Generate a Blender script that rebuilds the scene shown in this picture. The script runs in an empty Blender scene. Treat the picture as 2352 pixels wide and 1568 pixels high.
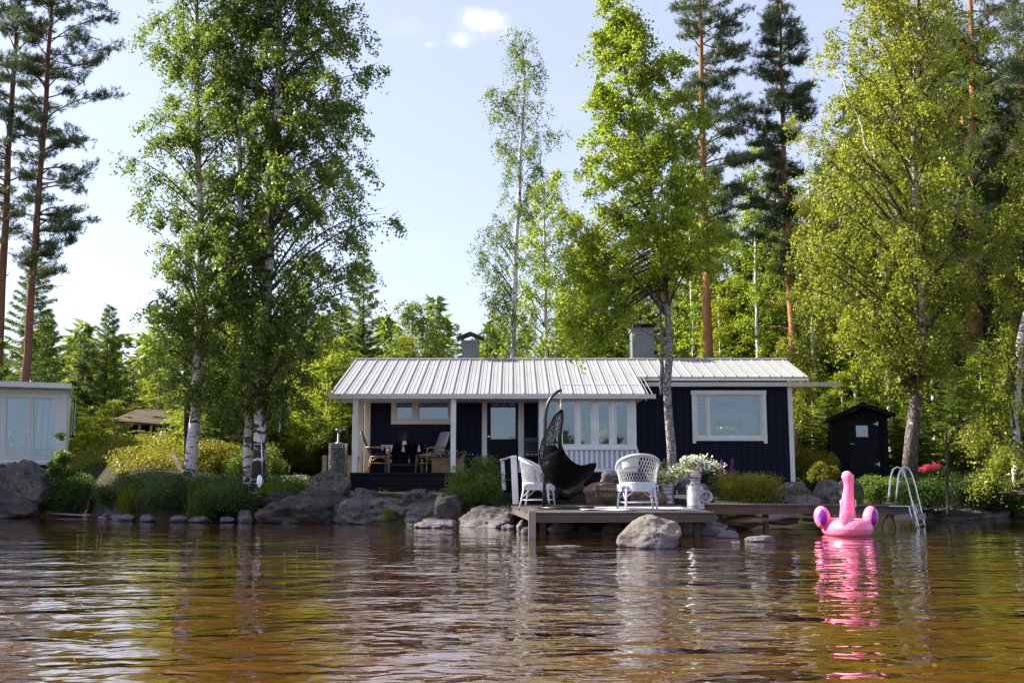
import bpy, bmesh, math, random
import numpy as np
from mathutils import Vector, Matrix, noise, Euler
R = math.radians
C = bpy.context.scene.collection
scene = bpy.context.scene

# ------------------------------------------------------------------ camera
F = 2287.0; TILT = math.atan(316.0 / F); EYE = 1.0     # photo measured at 2352 x 1568
cam = bpy.data.cameras.new('camera'); co = bpy.data.objects.new('camera', cam); C.objects.link(co)
cam.sensor_width = 36.0; cam.lens = 35.0; cam.clip_end = 3000; cam.clip_start = 0.1
co.location = (0, 0, EYE); co.rotation_euler = (R(90) + TILT, 0, 0)
scene.camera = co
CT, ST = math.cos(TILT), math.sin(TILT)
def P(x, y, Y):
    """world point seen at photo position x, y standing at distance Y"""
    r = (x - 1176) / F; u = (784 - y) / F
    k = CT - u * ST
    return Vector((Y * r / k, Y, EYE + Y * (ST + u * CT) / k))
def G(x, y, z):
    """world point seen at x, y at the height z"""
    r = (x - 1176) / F; u = (784 - y) / F
    t = (z - EYE) / (ST + u * CT)
    return Vector((t * r, t * (CT - u * ST), z))

# ------------------------------------------------------------------ sun and sky
SUN = Vector((-0.80, 0.20, 0.58)).normalized()
el = math.asin(SUN.z); az = math.atan2(SUN.x, SUN.y)
w = bpy.data.worlds.new('World'); scene.world = w; w.use_nodes = True
wt = w.node_tree; wt.nodes.clear()
sky = wt.nodes.new('ShaderNodeTexSky'); sky.sky_type = 'NISHITA'; sky.sun_disc = False
sky.sun_elevation = el; sky.sun_rotation = az % (2 * math.pi)
sky.air_density = 1.0; sky.dust_density = 1.2; sky.ozone_density = 1.6
bg = wt.nodes.new('ShaderNodeBackground'); bg.inputs['Strength'].default_value = 0.084
wo = wt.nodes.new('ShaderNodeOutputWorld')
tc = wt.nodes.new('ShaderNodeTexCoord')
def wmath(op, a, b=None, c=None):
    n = wt.nodes.new('ShaderNodeMath'); n.operation = op
    for i, v in enumerate((a, b, c)):
        if v is None: continue
        if isinstance(v, (int, float)): n.inputs[i].default_value = v
        else: wt.links.new(v, n.inputs[i])
    return n.outputs[0]
sp = wt.nodes.new('ShaderNodeSeparateXYZ'); wt.links.new(tc.outputs['Generated'], sp.inputs[0])
yy = wmath('MAXIMUM', sp.outputs['Y'], 0.05)
px = wmath('DIVIDE', sp.outputs['X'], yy); pz = wmath('DIVIDE', sp.outputs['Z'], yy)
nz = wt.nodes.new('ShaderNodeTexNoise'); nz.inputs['Scale'].default_value = 26; nz.inputs['Detail'].default_value = 7
nz.inputs['Roughness'].default_value = 0.62; wt.links.new(tc.outputs['Generated'], nz.inputs['Vector'])
nval = nz.outputs['Fac']
total = None
# small fair weather clouds: centre, half width, half height, strength
for (cx, cy, hw, hh, st) in [(1128, 45, 78, 36, 1.0), (1140, 60, 130, 60, .30), (1052, 92, 34, 26, .8), (940, 60, 120, 40, .14), (1250, 250, 160, 40, .10), (960, 560, 200, 40, .12), (985, 103, 26, 12, .6), (875, 741, 75, 20, .85),
                             (850, 688, 45, 12, .35), (1000, 792, 60, 14, .4), (-500, 300, 260, 60, .9), (2900, 420, 280, 50, .8)]:
    p = P(cx, cy, 1.0); q = (p.x, p.z - EYE)
    a = wmath('DIVIDE', wmath('SUBTRACT', px, q[0]), hw / F * 1.0)
    b = wmath('DIVIDE', wmath('SUBTRACT', pz, q[1]), hh / F * 1.0)
    d = wmath('SQRT', wmath('ADD', wmath('MULTIPLY', a, a), wmath('MULTIPLY', b, b)))
    m = wmath('MULTIPLY', wmath('SUBTRACT', 1.2, d), 1.5)
    m = wmath('ADD', m, wmath('MULTIPLY', wmath('SUBTRACT', nval, 0.50), 8.0))
    ss = wt.nodes.new('ShaderNodeMapRange'); ss.interpolation_type = 'SMOOTHSTEP'
    ss.inputs[1].default_value = 0.0; ss.inputs[2].default_value = 3.0; ss.inputs[4].default_value = st
    wt.links.new(m, ss.inputs[0])
    total = ss.outputs[0] if total is None else wmath('MAXIMUM', total, ss.outputs[0])
total = wmath('MULTIPLY', total, wmath('GREATER_THAN', sp.outputs['Y'], 0.06))
mixc = wt.nodes.new('ShaderNodeMix'); mixc.data_type = 'RGBA'
wt.links.new(total, mixc.inputs[0])
tint = wt.nodes.new('ShaderNodeMix'); tint.data_type = 'RGBA'; tint.inputs[0].default_value = 0.30
wt.links.new(sky.outputs[0], tint.inputs[6]); tint.inputs[7].default_value = (6.4, 6.2, 7.6, 1)
wt.links.new(tint.outputs[2], mixc.inputs[6]); mixc.inputs[7].default_value = (5.3, 5.3, 5.4, 1)
wt.links.new(mixc.outputs[2], bg.inputs['Color']); wt.links.new(bg.outputs[0], wo.inputs[0])
sl = bpy.data.lights.new('sun', 'SUN'); sl.energy = 5.0; sl.angle = R(0.55); sl.color = (1.0, 0.93, 0.80)
so = bpy.data.objects.new('sun', sl); C.objects.link(so)
so.rotation_euler = (-SUN).to_track_quat('-Z', 'Y').to_euler(); so.location = (-20, 10, 30)
scene.view_settings.view_transform = 'Standard'; scene.view_settings.look = 'None'
scene.view_settings.exposure = 1.42; scene.view_settings.gamma = 1.0
cy = scene.cycles
cy.use_denoising = True; cy.max_bounces = 9; cy.transparent_max_bounces = 16
cy.diffuse_bounces = 5; cy.glossy_bounces = 3; cy.transmission_bounces = 4
cy.caustics_reflective = False; cy.caustics_refractive = False; cy.sample_clamp_indirect = 6
cy.use_adaptive_sampling = True; cy.adaptive_threshold = 0.02

# ------------------------------------------------------------------ materials
MATS = {}
class NT:
    def __init__(s, name):
        s.m = bpy.data.materials.new(name); s.m.use_nodes = True; s.t = s.m.node_tree
        s.b = s.t.nodes['Principled BSDF']; s.out = s.t.nodes['Material Output']; MATS[name] = s.m
    def n(s, typ, **kw):
        nd = s.t.nodes.new('ShaderNode' + typ)
        for k, v in kw.items(): setattr(nd, k, v)
        return nd
    def l(s, a, b): s.t.links.new(a, b)
    def coord(s, scale=(1, 1, 1), kind='Object'):
        tcn = s.n('TexCoord'); mp = s.n('Mapping'); mp.inputs['Scale'].default_value = scale
        s.l(tcn.outputs[kind], mp.inputs[0]); return mp.outputs[0]
    def noise(s, vec, scale, detail=4, rough=.55, dist=0):
        nd = s.n('TexNoise'); nd.inputs['Scale'].default_value = scale; nd.inputs['Detail'].default_value = detail
        nd.inputs['Roughness'].default_value = rough; nd.inputs['Distortion'].default_value = dist
        if vec is not None: s.l(vec, nd.inputs['Vector'])
        return nd.outputs['Fac']
    def ramp(s, fac, stops, mode='LINEAR'):
        nd = s.n('ValToRGB'); cr = nd.color_ramp; cr.interpolation = mode
        while len(cr.elements) < len(stops): cr.elements.new(0.5)
        for e, (p, c) in zip(cr.elements, stops):
            e.position = p; e.color = (c[0], c[1], c[2], 1) if not isinstance(c, (int, float)) else (c, c, c, 1)
        s.l(fac, nd.inputs[0]); return nd.outputs[0]
    def mix(s, f, a, b, blend='MIX'):
        nd = s.n('Mix'); nd.data_type = 'RGBA'; nd.blend_type = blend
        for sock, v in ((nd.inputs[0], f), (nd.inputs[6], a), (nd.inputs[7], b)):
            if isinstance(v, (int, float)): sock.default_value = v
            elif isinstance(v, tuple): sock.default_value = (*v[:3], 1)
            else: s.l(v, sock)
        return nd.outputs[2]
    def math(s, op, a, b=0.0):
        nd = s.n('Math'); nd.operation = op
        for i, v in enumerate((a, b)):
            if isinstance(v, (int, float)): nd.inputs[i].default_value = v
            else: s.l(v, nd.inputs[i])
        return nd.outputs[0]
    def bump(s, h, strength=.5, dist=.02):
        nd = s.n('Bump'); nd.inputs['Strength'].default_value = strength; nd.inputs['Distance'].default_value = dist
        s.l(h, nd.inputs['Height']); s.l(nd.outputs[0], s.b.inputs['Normal']); return nd
    def col(s, c):
        if isinstance(c, tuple): s.b.inputs['Base Color'].default_value = (*c[:3], 1)
        else: s.l(c, s.b.inputs['Base Color'])
    def rough(s, r, spec=.5, metal=0):
        s.b.inputs['Roughness'].default_value = r; s.b.inputs['Specular IOR Level'].default_value = spec
        s.b.inputs['Metallic'].default_value = metal

def paint(name, c, var=.12, rough=.55, spec=.4, metal=0, sc=3.0, bump=.15):
    s = NT(name); v = s.coord()
    n1 = s.noise(v, sc, 5, .6); n2 = s.noise(v, sc * 14, 3)
    dark = tuple(k * (1 - var * 1.6) for k in c); lite = tuple(min(1, k * (1 + var)) for k in c)
    s.col(s.mix(s.ramp(n1, [(.3, 0.0), (.7, 1.0)]), dark, lite)); s.rough(rough, spec, metal)
    if bump: s.bump(n2, bump, .01)
    return s.m
def boards(name, c, axis='X', pitch=.15, gap=.03, var=.25, rough=.6, depth=.01, off=0.0, grain=True, dirt=None):
    """painted or bare boards: grooves every pitch metres along one axis of the object"""
    s = NT(name); tcn = s.n('TexCoord'); sx = s.n('SeparateXYZ'); s.l(tcn.outputs['Object'], sx.inputs[0])
    a = s.math('DIVIDE', s.math('ADD', sx.outputs[axis], off + 100 * pitch), pitch)
    fl = s.math('FLOOR', a); fr = s.math('FRACT', a)
    wn = s.n('TexWhiteNoise'); wn.noise_dimensions = '1D'; s.l(fl, wn.inputs['W'])
    g = s.math('GREATER_THAN', fr, gap / pitch if gap < pitch else .1)
    sc = {'X': (9, 9, .7), 'Z': (.7, .7, 9), 'Y': (9, .7, 9)}[axis]
    if axis == 'Z': sc = (.7, .7, 14)
    gn = s.noise(s.coord(sc), 3.5, 5, .65)
    d = tuple(k * (1 - var) for k in c); lt = tuple(min(1, k * (1 + var)) for k in c)
    cc = s.mix(s.math('ADD', s.math('MULTIPLY', wn.outputs[0], .45), s.math('MULTIPLY', gn, .55)), d, lt)
    if dirt: cc = s.mix(s.ramp(s.noise(s.coord(), 1.7, 6, .7), [(.45, 0.0), (.7, 1.0)]), cc, dirt)
    if grain and ('black' in name): cc = s.mix(g, s.mix(1.0, cc, (.25, .25, .25), 'MULTIPLY'), cc)
    s.col(cc); s.rough(rough, .10 if 'black' in name or 'log' in name else .3)
    s.bump(s.math('ADD', s.math('MULTIPLY', g, 1.0), s.math('MULTIPLY', gn, .25)), .8, depth)
    return s.m
def leafmat(name, dark, lite, trans=.5, gloss=.35, tcol=None, var=1.0):
    s = NT(name); g = s.n('NewGeometry')
    oi = s.n('ObjectInfo')
    base = s.ramp(g.outputs['Random Per Island'], [(0, dark), (.5, tuple((a + b) / 2 for a, b in zip(dark, lite))), (.93, lite), (1.0, tuple(min(1, k * 1.4) for k in lite))])
    hs = s.n('HueSaturation'); s.l(base, hs.inputs['Color'])
    hv = s.n('MapRange'); hv.inputs[3].default_value = 1 - .22 * var; hv.inputs[4].default_value = 1 + .22 * var
    s.l(oi.outputs['Random'], hv.inputs[0]); s.l(hv.outputs[0], hs.inputs['Value'])
    s.col(hs.outputs[0]); s.rough(.42, gloss)
    tr = s.n('BsdfTranslucent')
    pn = s.ramp(s.noise(s.coord(), 1.1, 3, .6), [(.35, .72), (.65, 1.2)]); base2 = s.mix(1.0, hs.outputs[0], pn, 'MULTIPLY'); s.col(base2)
    tb = s.mix(.5, base2, tcol or tuple(min(1, k * 2.2) for k in lite)); s.l(tb, tr.inputs[0])
    ms = s.n('MixShader'); ms.inputs[0].default_value = trans
    s.l(s.b.outputs[0], ms.inputs[1]); s.l(tr.outputs[0], ms.inputs[2]); s.l(ms.outputs[0], s.out.inputs[0])
    return s.m

M = MATS
boards('black_boards', (.009, .0105, .024), 'X', .20, .022, .35, .62, .012)
boards('black_planks', (.006, .0065, .012), 'Z', .135, .018, .35, .5, .01)
boards('black_door_boards', (.008, .008, .013), 'X', .10, .012, .3, .5, .008)
boards('log_boards', (.008, .0075, .010), 'Z', .12, .02, .35, .6, .014)
paint('white_paint', (.76, .77, .78), .06, .45); paint('warm_white_paint', (.70, .66, .58), .06, .45)  # second tone: warm bounce light put into white trim; shed posts share it
paint('lilac_paint', (.42, .43, .58), .08, .5); paint('grey_metal', (.16, .175, .20), .12, .42, .5, .0)
paint('dark_metal', (.03, .032, .036), .2, .4, .5, .2); paint('black_steel', (.010, .010, .012), .2, .35, .5)
paint('black_fabric', (.004, .004, .005), .3, .9, .05); paint('black_rattan', (.002, .002, .0025), .3, .6, .04)
paint('white_wicker', (.60, .62, .66), .10, .5, .35, 0, 14)
paint('cane', (.36, .19, .075), .3, .4, .5, 0, 12); paint('interior_paint', (.42, .43, .44), .05, .7)
paint('dark_wood', (.035, .025, .022), .3, .5); paint('terracotta', (.22, .12, .07), .2, .7)
paint('white_ceramic', (.8, .8, .82), .03, .2, .5); paint('linen', (.48, .47, .50), .06, .9, .2, 0, 20)
paint('zinc', (.34, .335, .36), .28, .36, .5, .45, 7, .2); paint('steel', (.62, .66, .70), .1, .25, .5, .75)
paint('pale_wood', (.52, .36, .22), .25, .7, .3, 0, 8); paint('curtain', (.50, .55, .58), .05, .8)
paint('kitchen_dark', (.03, .03, .035), .2, .5); paint('hinge_metal', (.6, .62, .64), .1, .35, .5, .4)
paint('felt_roof', (.022, .018, .02), .3, .8, .2); paint('brown_roof', (.11, .075, .055), .3, .8, .2, 0, 2)
paint('concrete', (.30, .28, .26), .2, .9)
boards('white_siding', (.80, .81, .84), 'Z', .16, .012, .06, .5, .01)
boards('jetty_wood', (.115, .10, .098), 'X', .14, .012, .4, .8, .012, dirt=(.09, .07, .06))
boards('beam_wood', (.13, .10, .085), 'Z', .30, .004, .45, .8, .006, dirt=(.07, .05, .045))
boards('grey_wood', (.30, .27, .25), 'Z', .5, .004, .3, .8, .004)

s = NT('metal_roof'); v = s.coord((1, 1, 1)); n1 = s.noise(v, 1.3, 5, .6); n2 = s.noise(s.coord((7, 1, 1)), 2.0, 4, .6)
s.col(s.mix(s.ramp(n2, [(.35, 0.0), (.75, 1.0)]), s.mix(n1, (.32, .32, .35), (.46, .46, .49)), (.40, .39, .39))); s.rough(.5, .5, .15); s.bump(n2, .15, .01)

s = NT('glass')
g1 = s.n('BsdfGlossy'); g1.inputs['Roughness'].default_value = .02; g1.inputs[0].default_value = (.72, .86, 1, 1)
t1 = s.n('BsdfTransparent'); t1.inputs[0].default_value = (.78, .86, .93, 1)
lw = s.n('Fresnel'); lw.inputs[0].default_value = 1.9
ms = s.n('MixShader'); fx = s.math('ADD', s.math('MULTIPLY', lw.outputs[0], 1.0), .02)
s.l(fx, ms.inputs[0]); s.l(t1.outputs[0], ms.inputs[1]); s.l(g1.outputs[0], ms.inputs[2]); s.l(ms.outputs[0], s.out.inputs[0])

# rock: pink grey granite with lichen, pale band worn by the water at the foot
def rockmat(name, a, b, lich=(.055, .055, .06), lf=.55, warm=(.40, .25, .17), band=True):
    s = NT(name); v = s.coord(); big = s.noise(v, 1.6, 8, .66); fine = s.noise(v, 30, 5, .75); med = s.noise(v, 6, 7, .72, .6)
    cc = s.mix(s.ramp(big, [(.35, 0.0), (.65, 1.0)]), a, b)
    cc = s.mix(s.ramp(s.noise(v, 2.6, 5, .6, 1.2), [(.52, 0.0), (.68, 1.0)]), cc, warm)
    cc = s.mix(s.ramp(med, [(lf - .03, 0.0), (lf + .05, 1.0)]), cc, lich)
    cc = s.mix(.55, cc, s.ramp(fine, [(.36, .18), (.62, 1.0)]), 'MULTIPLY')
    cc = s.mix(s.ramp(s.noise(v, 13, 4, .7, .8), [(.56, 0.0), (.62, .8)]), cc, lich)
    if band:
        ge = s.n('NewGeometry'); sz = s.n('SeparateXYZ'); s.l(ge.outputs['Position'], sz.inputs[0])
        h = s.math('ADD', sz.outputs[2], s.math('MULTIPLY', big, -.12))
        cc = s.mix(s.ramp(h, [(.0, 1.0), (.07, .85), (.12, 0.0)]), cc, s.mix(fine, (.12, .105, .12), (.27, .24, .26)))
        wet = s.ramp(sz.outputs[2], [(.0, .38), (.025, 1.0)]); cc = s.mix(1.0, cc, wet, 'MULTIPLY')
    s.col(cc); s.rough(.85, .3)
    s.bump(s.math('ADD', s.math('MULTIPLY', med, 1.0), s.math('MULTIPLY', fine, .5)), 1.0, .07)
    return s.m
rockmat('granite', (.11, .10, .11), (.24, .21, .21))
rockmat('dark_granite', (.06, .055, .06), (.13, .115, .12), lf=.5, warm=(.18, .12, .10))
rockmat('pale_granite', (.22, .18, .16), (.50, .45, .40), lich=(.09, .075, .07), lf=.60, warm=(.42, .30, .22))
rockmat('rust_granite', (.30, .18, .11), (.42, .28, .19), lich=(.12, .08, .06), lf=.6)

s = NT('soil'); v = s.coord(); n1 = s.noise(v, .55, 7, .65); n2 = s.noise(v, 22, 5, .7); n3 = s.noise(v, 2.5, 6, .6)
g1 = s.mix(s.ramp(n3, [(.35, 0.0), (.65, 1.0)]), (.025, .020, .014), (.08, .06, .045))
g2 = s.mix(n2, (.018, .02, .008), (.045, .045, .018))
cc = s.mix(s.ramp(n1, [(.42, 0.0), (.58, 1.0)]), g1, g2)
ge = s.n('NewGeometry'); sz = s.n('SeparateXYZ'); s.l(ge.outputs['Position'], sz.inputs[0])
bed = s.mix(s.ramp(s.noise(v, 3.2, 7, .7, .5), [(.38, 0.0), (.62, 1.0)]), (.22, .16, .09), (.60, .44, .27))
bed = s.mix(s.ramp(s.noise(v, .7, 4, .6), [(.45, 0.0), (.7, .7)]), bed, (.10, .10, .03))
cc = s.mix(s.ramp(s.math('ADD', sz.outputs[2], .5), [(.30, 1.0), (.38, 0.0)]), cc, bed)
s.col(cc); s.rough(.95, .15); s.bump(s.math('ADD', n2, n3), .9, .04)

# lake water: clear tea-brown water over a sunlit bed, rippled mirror on top
s = NT('lake_water'); tcn = s.n('TexCoord')
def wn(scale, sx, sy, detail, rough, dist=0, rot=0):
    mp = s.n('Mapping'); mp.inputs['Scale'].default_value = (sx, sy, 1); mp.inputs['Rotation'].default_value = (0, 0, rot)
    s.l(tcn.outputs['Object'], mp.inputs[0]); return s.noise(mp.outputs[0], scale, detail, rough, dist)
a = wn(1.0, .95, 1.6, 1, .5, .7, .10); b = wn(1.0, 3.2, 5.4, 1, .5, .9, -.14); c = wn(1.0, 6, 12, 2, .5, .3, .2)
sw = wn(1.0, .22, .30, 3, .6)
h = s.math('ADD', s.math('MULTIPLY', a, .050), s.math('MULTIPLY', b, .018))
h = s.math('ADD', h, s.math('MULTIPLY', c, .0034))
sy_ = s.n('SeparateXYZ'); s.l(tcn.outputs['Object'], sy_.inputs[0])
calm = s.n('MapRange'); calm.inputs[1].default_value = 9; calm.inputs[2].default_value = 21
calm.inputs[3].default_value = 1.0; calm.inputs[4].default_value = .28; s.l(sy_.outputs[1], calm.inputs[0])
amp = s.math('MULTIPLY', calm.outputs[0], s.ramp(sw, [(.35, .35), (.62, 1.25)]))
h = s.math('MULTIPLY', h, amp)
bp = s.n('Bump'); bp.inputs['Strength'].default_value = 1.0; bp.inputs['Distance'].default_value = 1.0; s.l(h, bp.inputs['Height'])
fr = s.n('Fresnel'); fr.inputs[0].default_value = 1.42; s.l(bp.outputs[0], fr.inputs['Normal'])
gl = s.n('BsdfGlossy'); gl.inputs['Roughness'].default_value = .015; gl.inputs[0].default_value = (.98, .97, .95, 1); s.l(bp.outputs[0], gl.inputs['Normal'])
tp = s.n('BsdfTransparent'); tp.inputs[0].default_value = (.95, .66, .24, 1)
df = s.n('BsdfDiffuse'); df.inputs[0].default_value = (.26, .098, .012, 1); s.l(bp.outputs[0], df.inputs['Normal'])
m0 = s.n('MixShader'); m0.inputs[0].default_value = .32; s.l(tp.outputs[0], m0.inputs[1]); s.l(df.outputs[0], m0.inputs[2])
ms = s.n('MixShader'); fm = s.math('MINIMUM', s.math('MULTIPLY', fr.outputs[0], 1.5), .96); s.l(fm, ms.inputs[0]); s.l(m0.outputs[0], ms.inputs[1]); s.l(gl.outputs[0], ms.inputs[2])
s.l(ms.outputs[0], s.out.inputs[0])

# bark
def birchbark(name, dark=.0):
    s = NT(name); m_ = s.noise(s.coord((3.2, 3.2, 9)), 1.0, 5, .65, .4); b_ = s.noise(s.coord((2, 2, 3)), 1.2, 4, .6)
    ge = s.n('NewGeometry'); sz = s.n('SeparateXYZ'); s.l(ge.outputs['Position'], sz.inputs[0])
    low = s.n('MapRange'); low.inputs[1].default_value = 1.0; low.inputs[2].default_value = 2.2; low.inputs[3].default_value = .10 + dark; low.inputs[4].default_value = dark
    s.l(sz.outputs[2], low.inputs[0])
    f = s.ramp(s.math('ADD', m_, low.outputs[0]), [(.56, 0.0), (.62, 1.0)])
    cc = s.mix(f, s.mix(b_, (.50, .46, .46), (.80, .78, .78)), (.035, .028, .028)); s.col(cc); s.rough(.8, .3); s.bump(m_, .6, .02)
birchbark('birch_bark'); birchbark('old_birch_bark', .07)
s = NT('dark_foot_birch_bark'); m_ = s.noise(s.coord((5, 5, 7)), 1.2, 6, .7, .5); ge = s.n('NewGeometry'); sz = s.n('SeparateXYZ'); s.l(ge.outputs['Position'], sz.inputs[0])
lo = s.n('MapRange'); lo.inputs[1].default_value = 3.0; lo.inputs[2].default_value = 7.0; lo.inputs[3].default_value = .22; lo.inputs[4].default_value = .02; s.l(sz.outputs[2], lo.inputs[0])
f = s.ramp(s.math('ADD', m_, lo.outputs[0]), [(.54, 0.0), (.62, 1.0)]); s.col(s.mix(f, (.62, .58, .57), s.mix(s.ramp(s.noise(s.coord((14, 14, 5)), 1.5, 6, .75), [(.38, 0.0), (.62, 1.0)]), (.035, .028, .025), (.20, .17, .155)))); s.rough(.9, .2); s.bump(m_, .9, .04)
s = NT('speckled_bark'); m_ = s.noise(s.coord((9, 9, 12)), 2.2, 6, .7, .3); s.col(s.mix(s.ramp(m_, [(.46, 0.0), (.56, 1.0)]), (.09, .075, .07), (.42, .38, .38))); s.rough(.9, .2); s.bump(m_, .9, .03)
s = NT('pine_bark'); n1 = s.noise(s.coord((9, 9, 2.2)), 1.6, 6, .7); n2 = s.noise(s.coord(), 1.0, 3)
ge = s.n('NewGeometry'); sz = s.n('SeparateXYZ'); s.l(ge.outputs['Position'], sz.inputs[0])
up = s.n('MapRange'); up.inputs[1].default_value = 2.0; up.inputs[2].default_value = 6.5; s.l(sz.outputs[2], up.inputs[0])
lo = s.mix(n1, (.06, .035, .028), (.22, .13, .095)); hi = s.mix(n1, (.20, .09, .045), (.48, .25, .12))
s.col(s.mix(up.outputs[0], lo, hi)); s.rough(.9, .2); s.bump(n1, .9, .03)
def pinebark(name, k):
    s = NT(name); n1 = s.noise(s.coord((9, 9, 2.2)), 1.6, 6, .7)
    ge = s.n('NewGeometry'); sz = s.n('SeparateXYZ'); s.l(ge.outputs['Position'], sz.inputs[0])
    up = s.n('MapRange'); up.inputs[1].default_value = 2.0; up.inputs[2].default_value = 9; s.l(sz.outputs[2], up.inputs[0])
    s.col(s.mix(up.outputs[0], s.mix(n1, (.05, .032, .028), (.17, .10, .08)), s.mix(n1, (.10, .045, .03), (.26, .12, .07)))); s.rough(.9, .2); s.bump(n1, .9, .03)
pinebark('backlit_pine_bark', 1)  # darker copy of the pine bark: backlit shade put into the colour
paint('twig_bark', (.09, .07, .06), .3, .9, .2, 0, 9, .4); paint('dark_bark', (.055, .042, .035), .35, .9, .2, 0, 9, .6); paint('grey_bark', (.16, .135, .12), .35, .9, .2, 0, 9, .6)

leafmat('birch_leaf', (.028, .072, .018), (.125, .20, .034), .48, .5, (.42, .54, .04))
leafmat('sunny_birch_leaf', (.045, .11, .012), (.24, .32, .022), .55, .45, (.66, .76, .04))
leafmat('weeping_leaf', (.055, .105, .016), (.26, .29, .035), .52, .45, (.68, .68, .05))
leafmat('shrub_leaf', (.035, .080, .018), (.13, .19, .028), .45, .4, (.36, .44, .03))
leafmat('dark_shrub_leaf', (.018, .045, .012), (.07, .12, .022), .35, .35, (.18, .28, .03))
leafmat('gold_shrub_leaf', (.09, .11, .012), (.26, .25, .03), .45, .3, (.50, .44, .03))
leafmat('pine_needle', (.045, .085, .040), (.16, .20, .095), .25, .3, (.16, .24, .07))
leafmat('spruce_needle', (.032, .080, .018), (.15, .21, .040), .38, .2, (.34, .44, .05))
leafmat('grass_blade', (.05, .09, .012), (.20, .25, .03), .45, .2, (.4, .45, .03))
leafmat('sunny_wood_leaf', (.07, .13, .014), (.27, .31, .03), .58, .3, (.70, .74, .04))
leafmat('white_petal', (.62, .64, .56), (.85, .85, .80), .3, .2, (.8, .8, .7)); leafmat('cream_petal', (.55, .52, .26), (.80, .78, .52), .3, .2, (.8, .8, .4))
leafmat('pink_petal', (.50, .03, .10), (.75, .08, .22), .3, .2, (.8, .1, .3)); leafmat('purple_petal', (.22, .02, .20), (.50, .06, .42), .3, .2, (.6, .1, .5))
leafmat('grey_leaf', (.10, .13, .09), (.28, .32, .24), .3, .2, (.3, .35, .2)); leafmat('yellow_petal', (.6, .4, .02), (.8, .6, .05), .3, .2)
s = NT('pink_vinyl'); s.col((.92, .22, .40)); s.rough(.32, .5); s.b.inputs['Subsurface Weight'].default_value = .35
s.b.inputs['Subsurface Radius'].default_value = (.3, .1, .12); s.b.inputs['Subsurface Scale'].default_value = .25
s.bump(s.noise(s.coord((1, 1, .4)), 12, 3), .35, .02)
paint('purple_vinyl', (.20, .012, .36), .15, .3, .5); paint('white_vinyl', (.8, .8, .82), .05, .3)
s = NT('striped_canvas'); tcn = s.n('TexCoord'); sx = s.n('SeparateXYZ'); s.l(tcn.outputs['Object'], sx.inputs[0])
f = s.math('GREATER_THAN', s.math('FRACT', s.math('MULTIPLY', s.math('ADD', sx.outputs['Y'], 5.0), 19)), .5)
s.col(s.mix(f, (.72, .73, .78), (.022, .025, .09))); s.rough(.9, .2)
s = NT('gabion_stone'); v = s.coord(); vo = s.n('TexVoronoi'); vo.inputs['Scale'].default_value = 14; s.l(v, vo.inputs[0])
s.col(s.mix(vo.outputs['Color'], (.03, .03, .036), (.13, .125, .13))); s.rough(.85); s.bump(s.math('MULTIPLY', vo.outputs['Distance'], -1.0), 1.0, .05)

# ------------------------------------------------------------------ helpers
def tag(o, label=None, cat=None, group=None, kind=None):
    if label: o['label'] = label
    if cat: o['category'] = cat
    if group: o['group'] = group
    if kind: o['kind'] = kind
    return o
def empty(name, loc=(0, 0, 0), rz=0, label=None, cat=None, group=None):
    o = bpy.data.objects.new(name, None); C.objects.link(o); o.location = loc; o.rotation_euler = (0, 0, rz)
    o.empty_display_size = .2
    return tag(o, label, cat, group)
def link(name, me, mat, parent=None, smooth=False):
    o = bpy.data.objects.new(name, me); C.objects.link(o)
    for m in (mat if isinstance(mat, (list, tuple)) else [mat]):
        me.materials.append(M[m])
    if parent is not None: o.parent = parent
    if smooth: me.polygons.foreach_set('use_smooth', np.ones(len(me.polygons), dtype=bool))
    return o
def copy_tree(o, parent=None):
    c = o.copy(); C.objects.link(c)
    if parent is not None: c.parent = parent
    for ch in list(o.children): copy_tree(ch, c)
    return c
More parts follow.
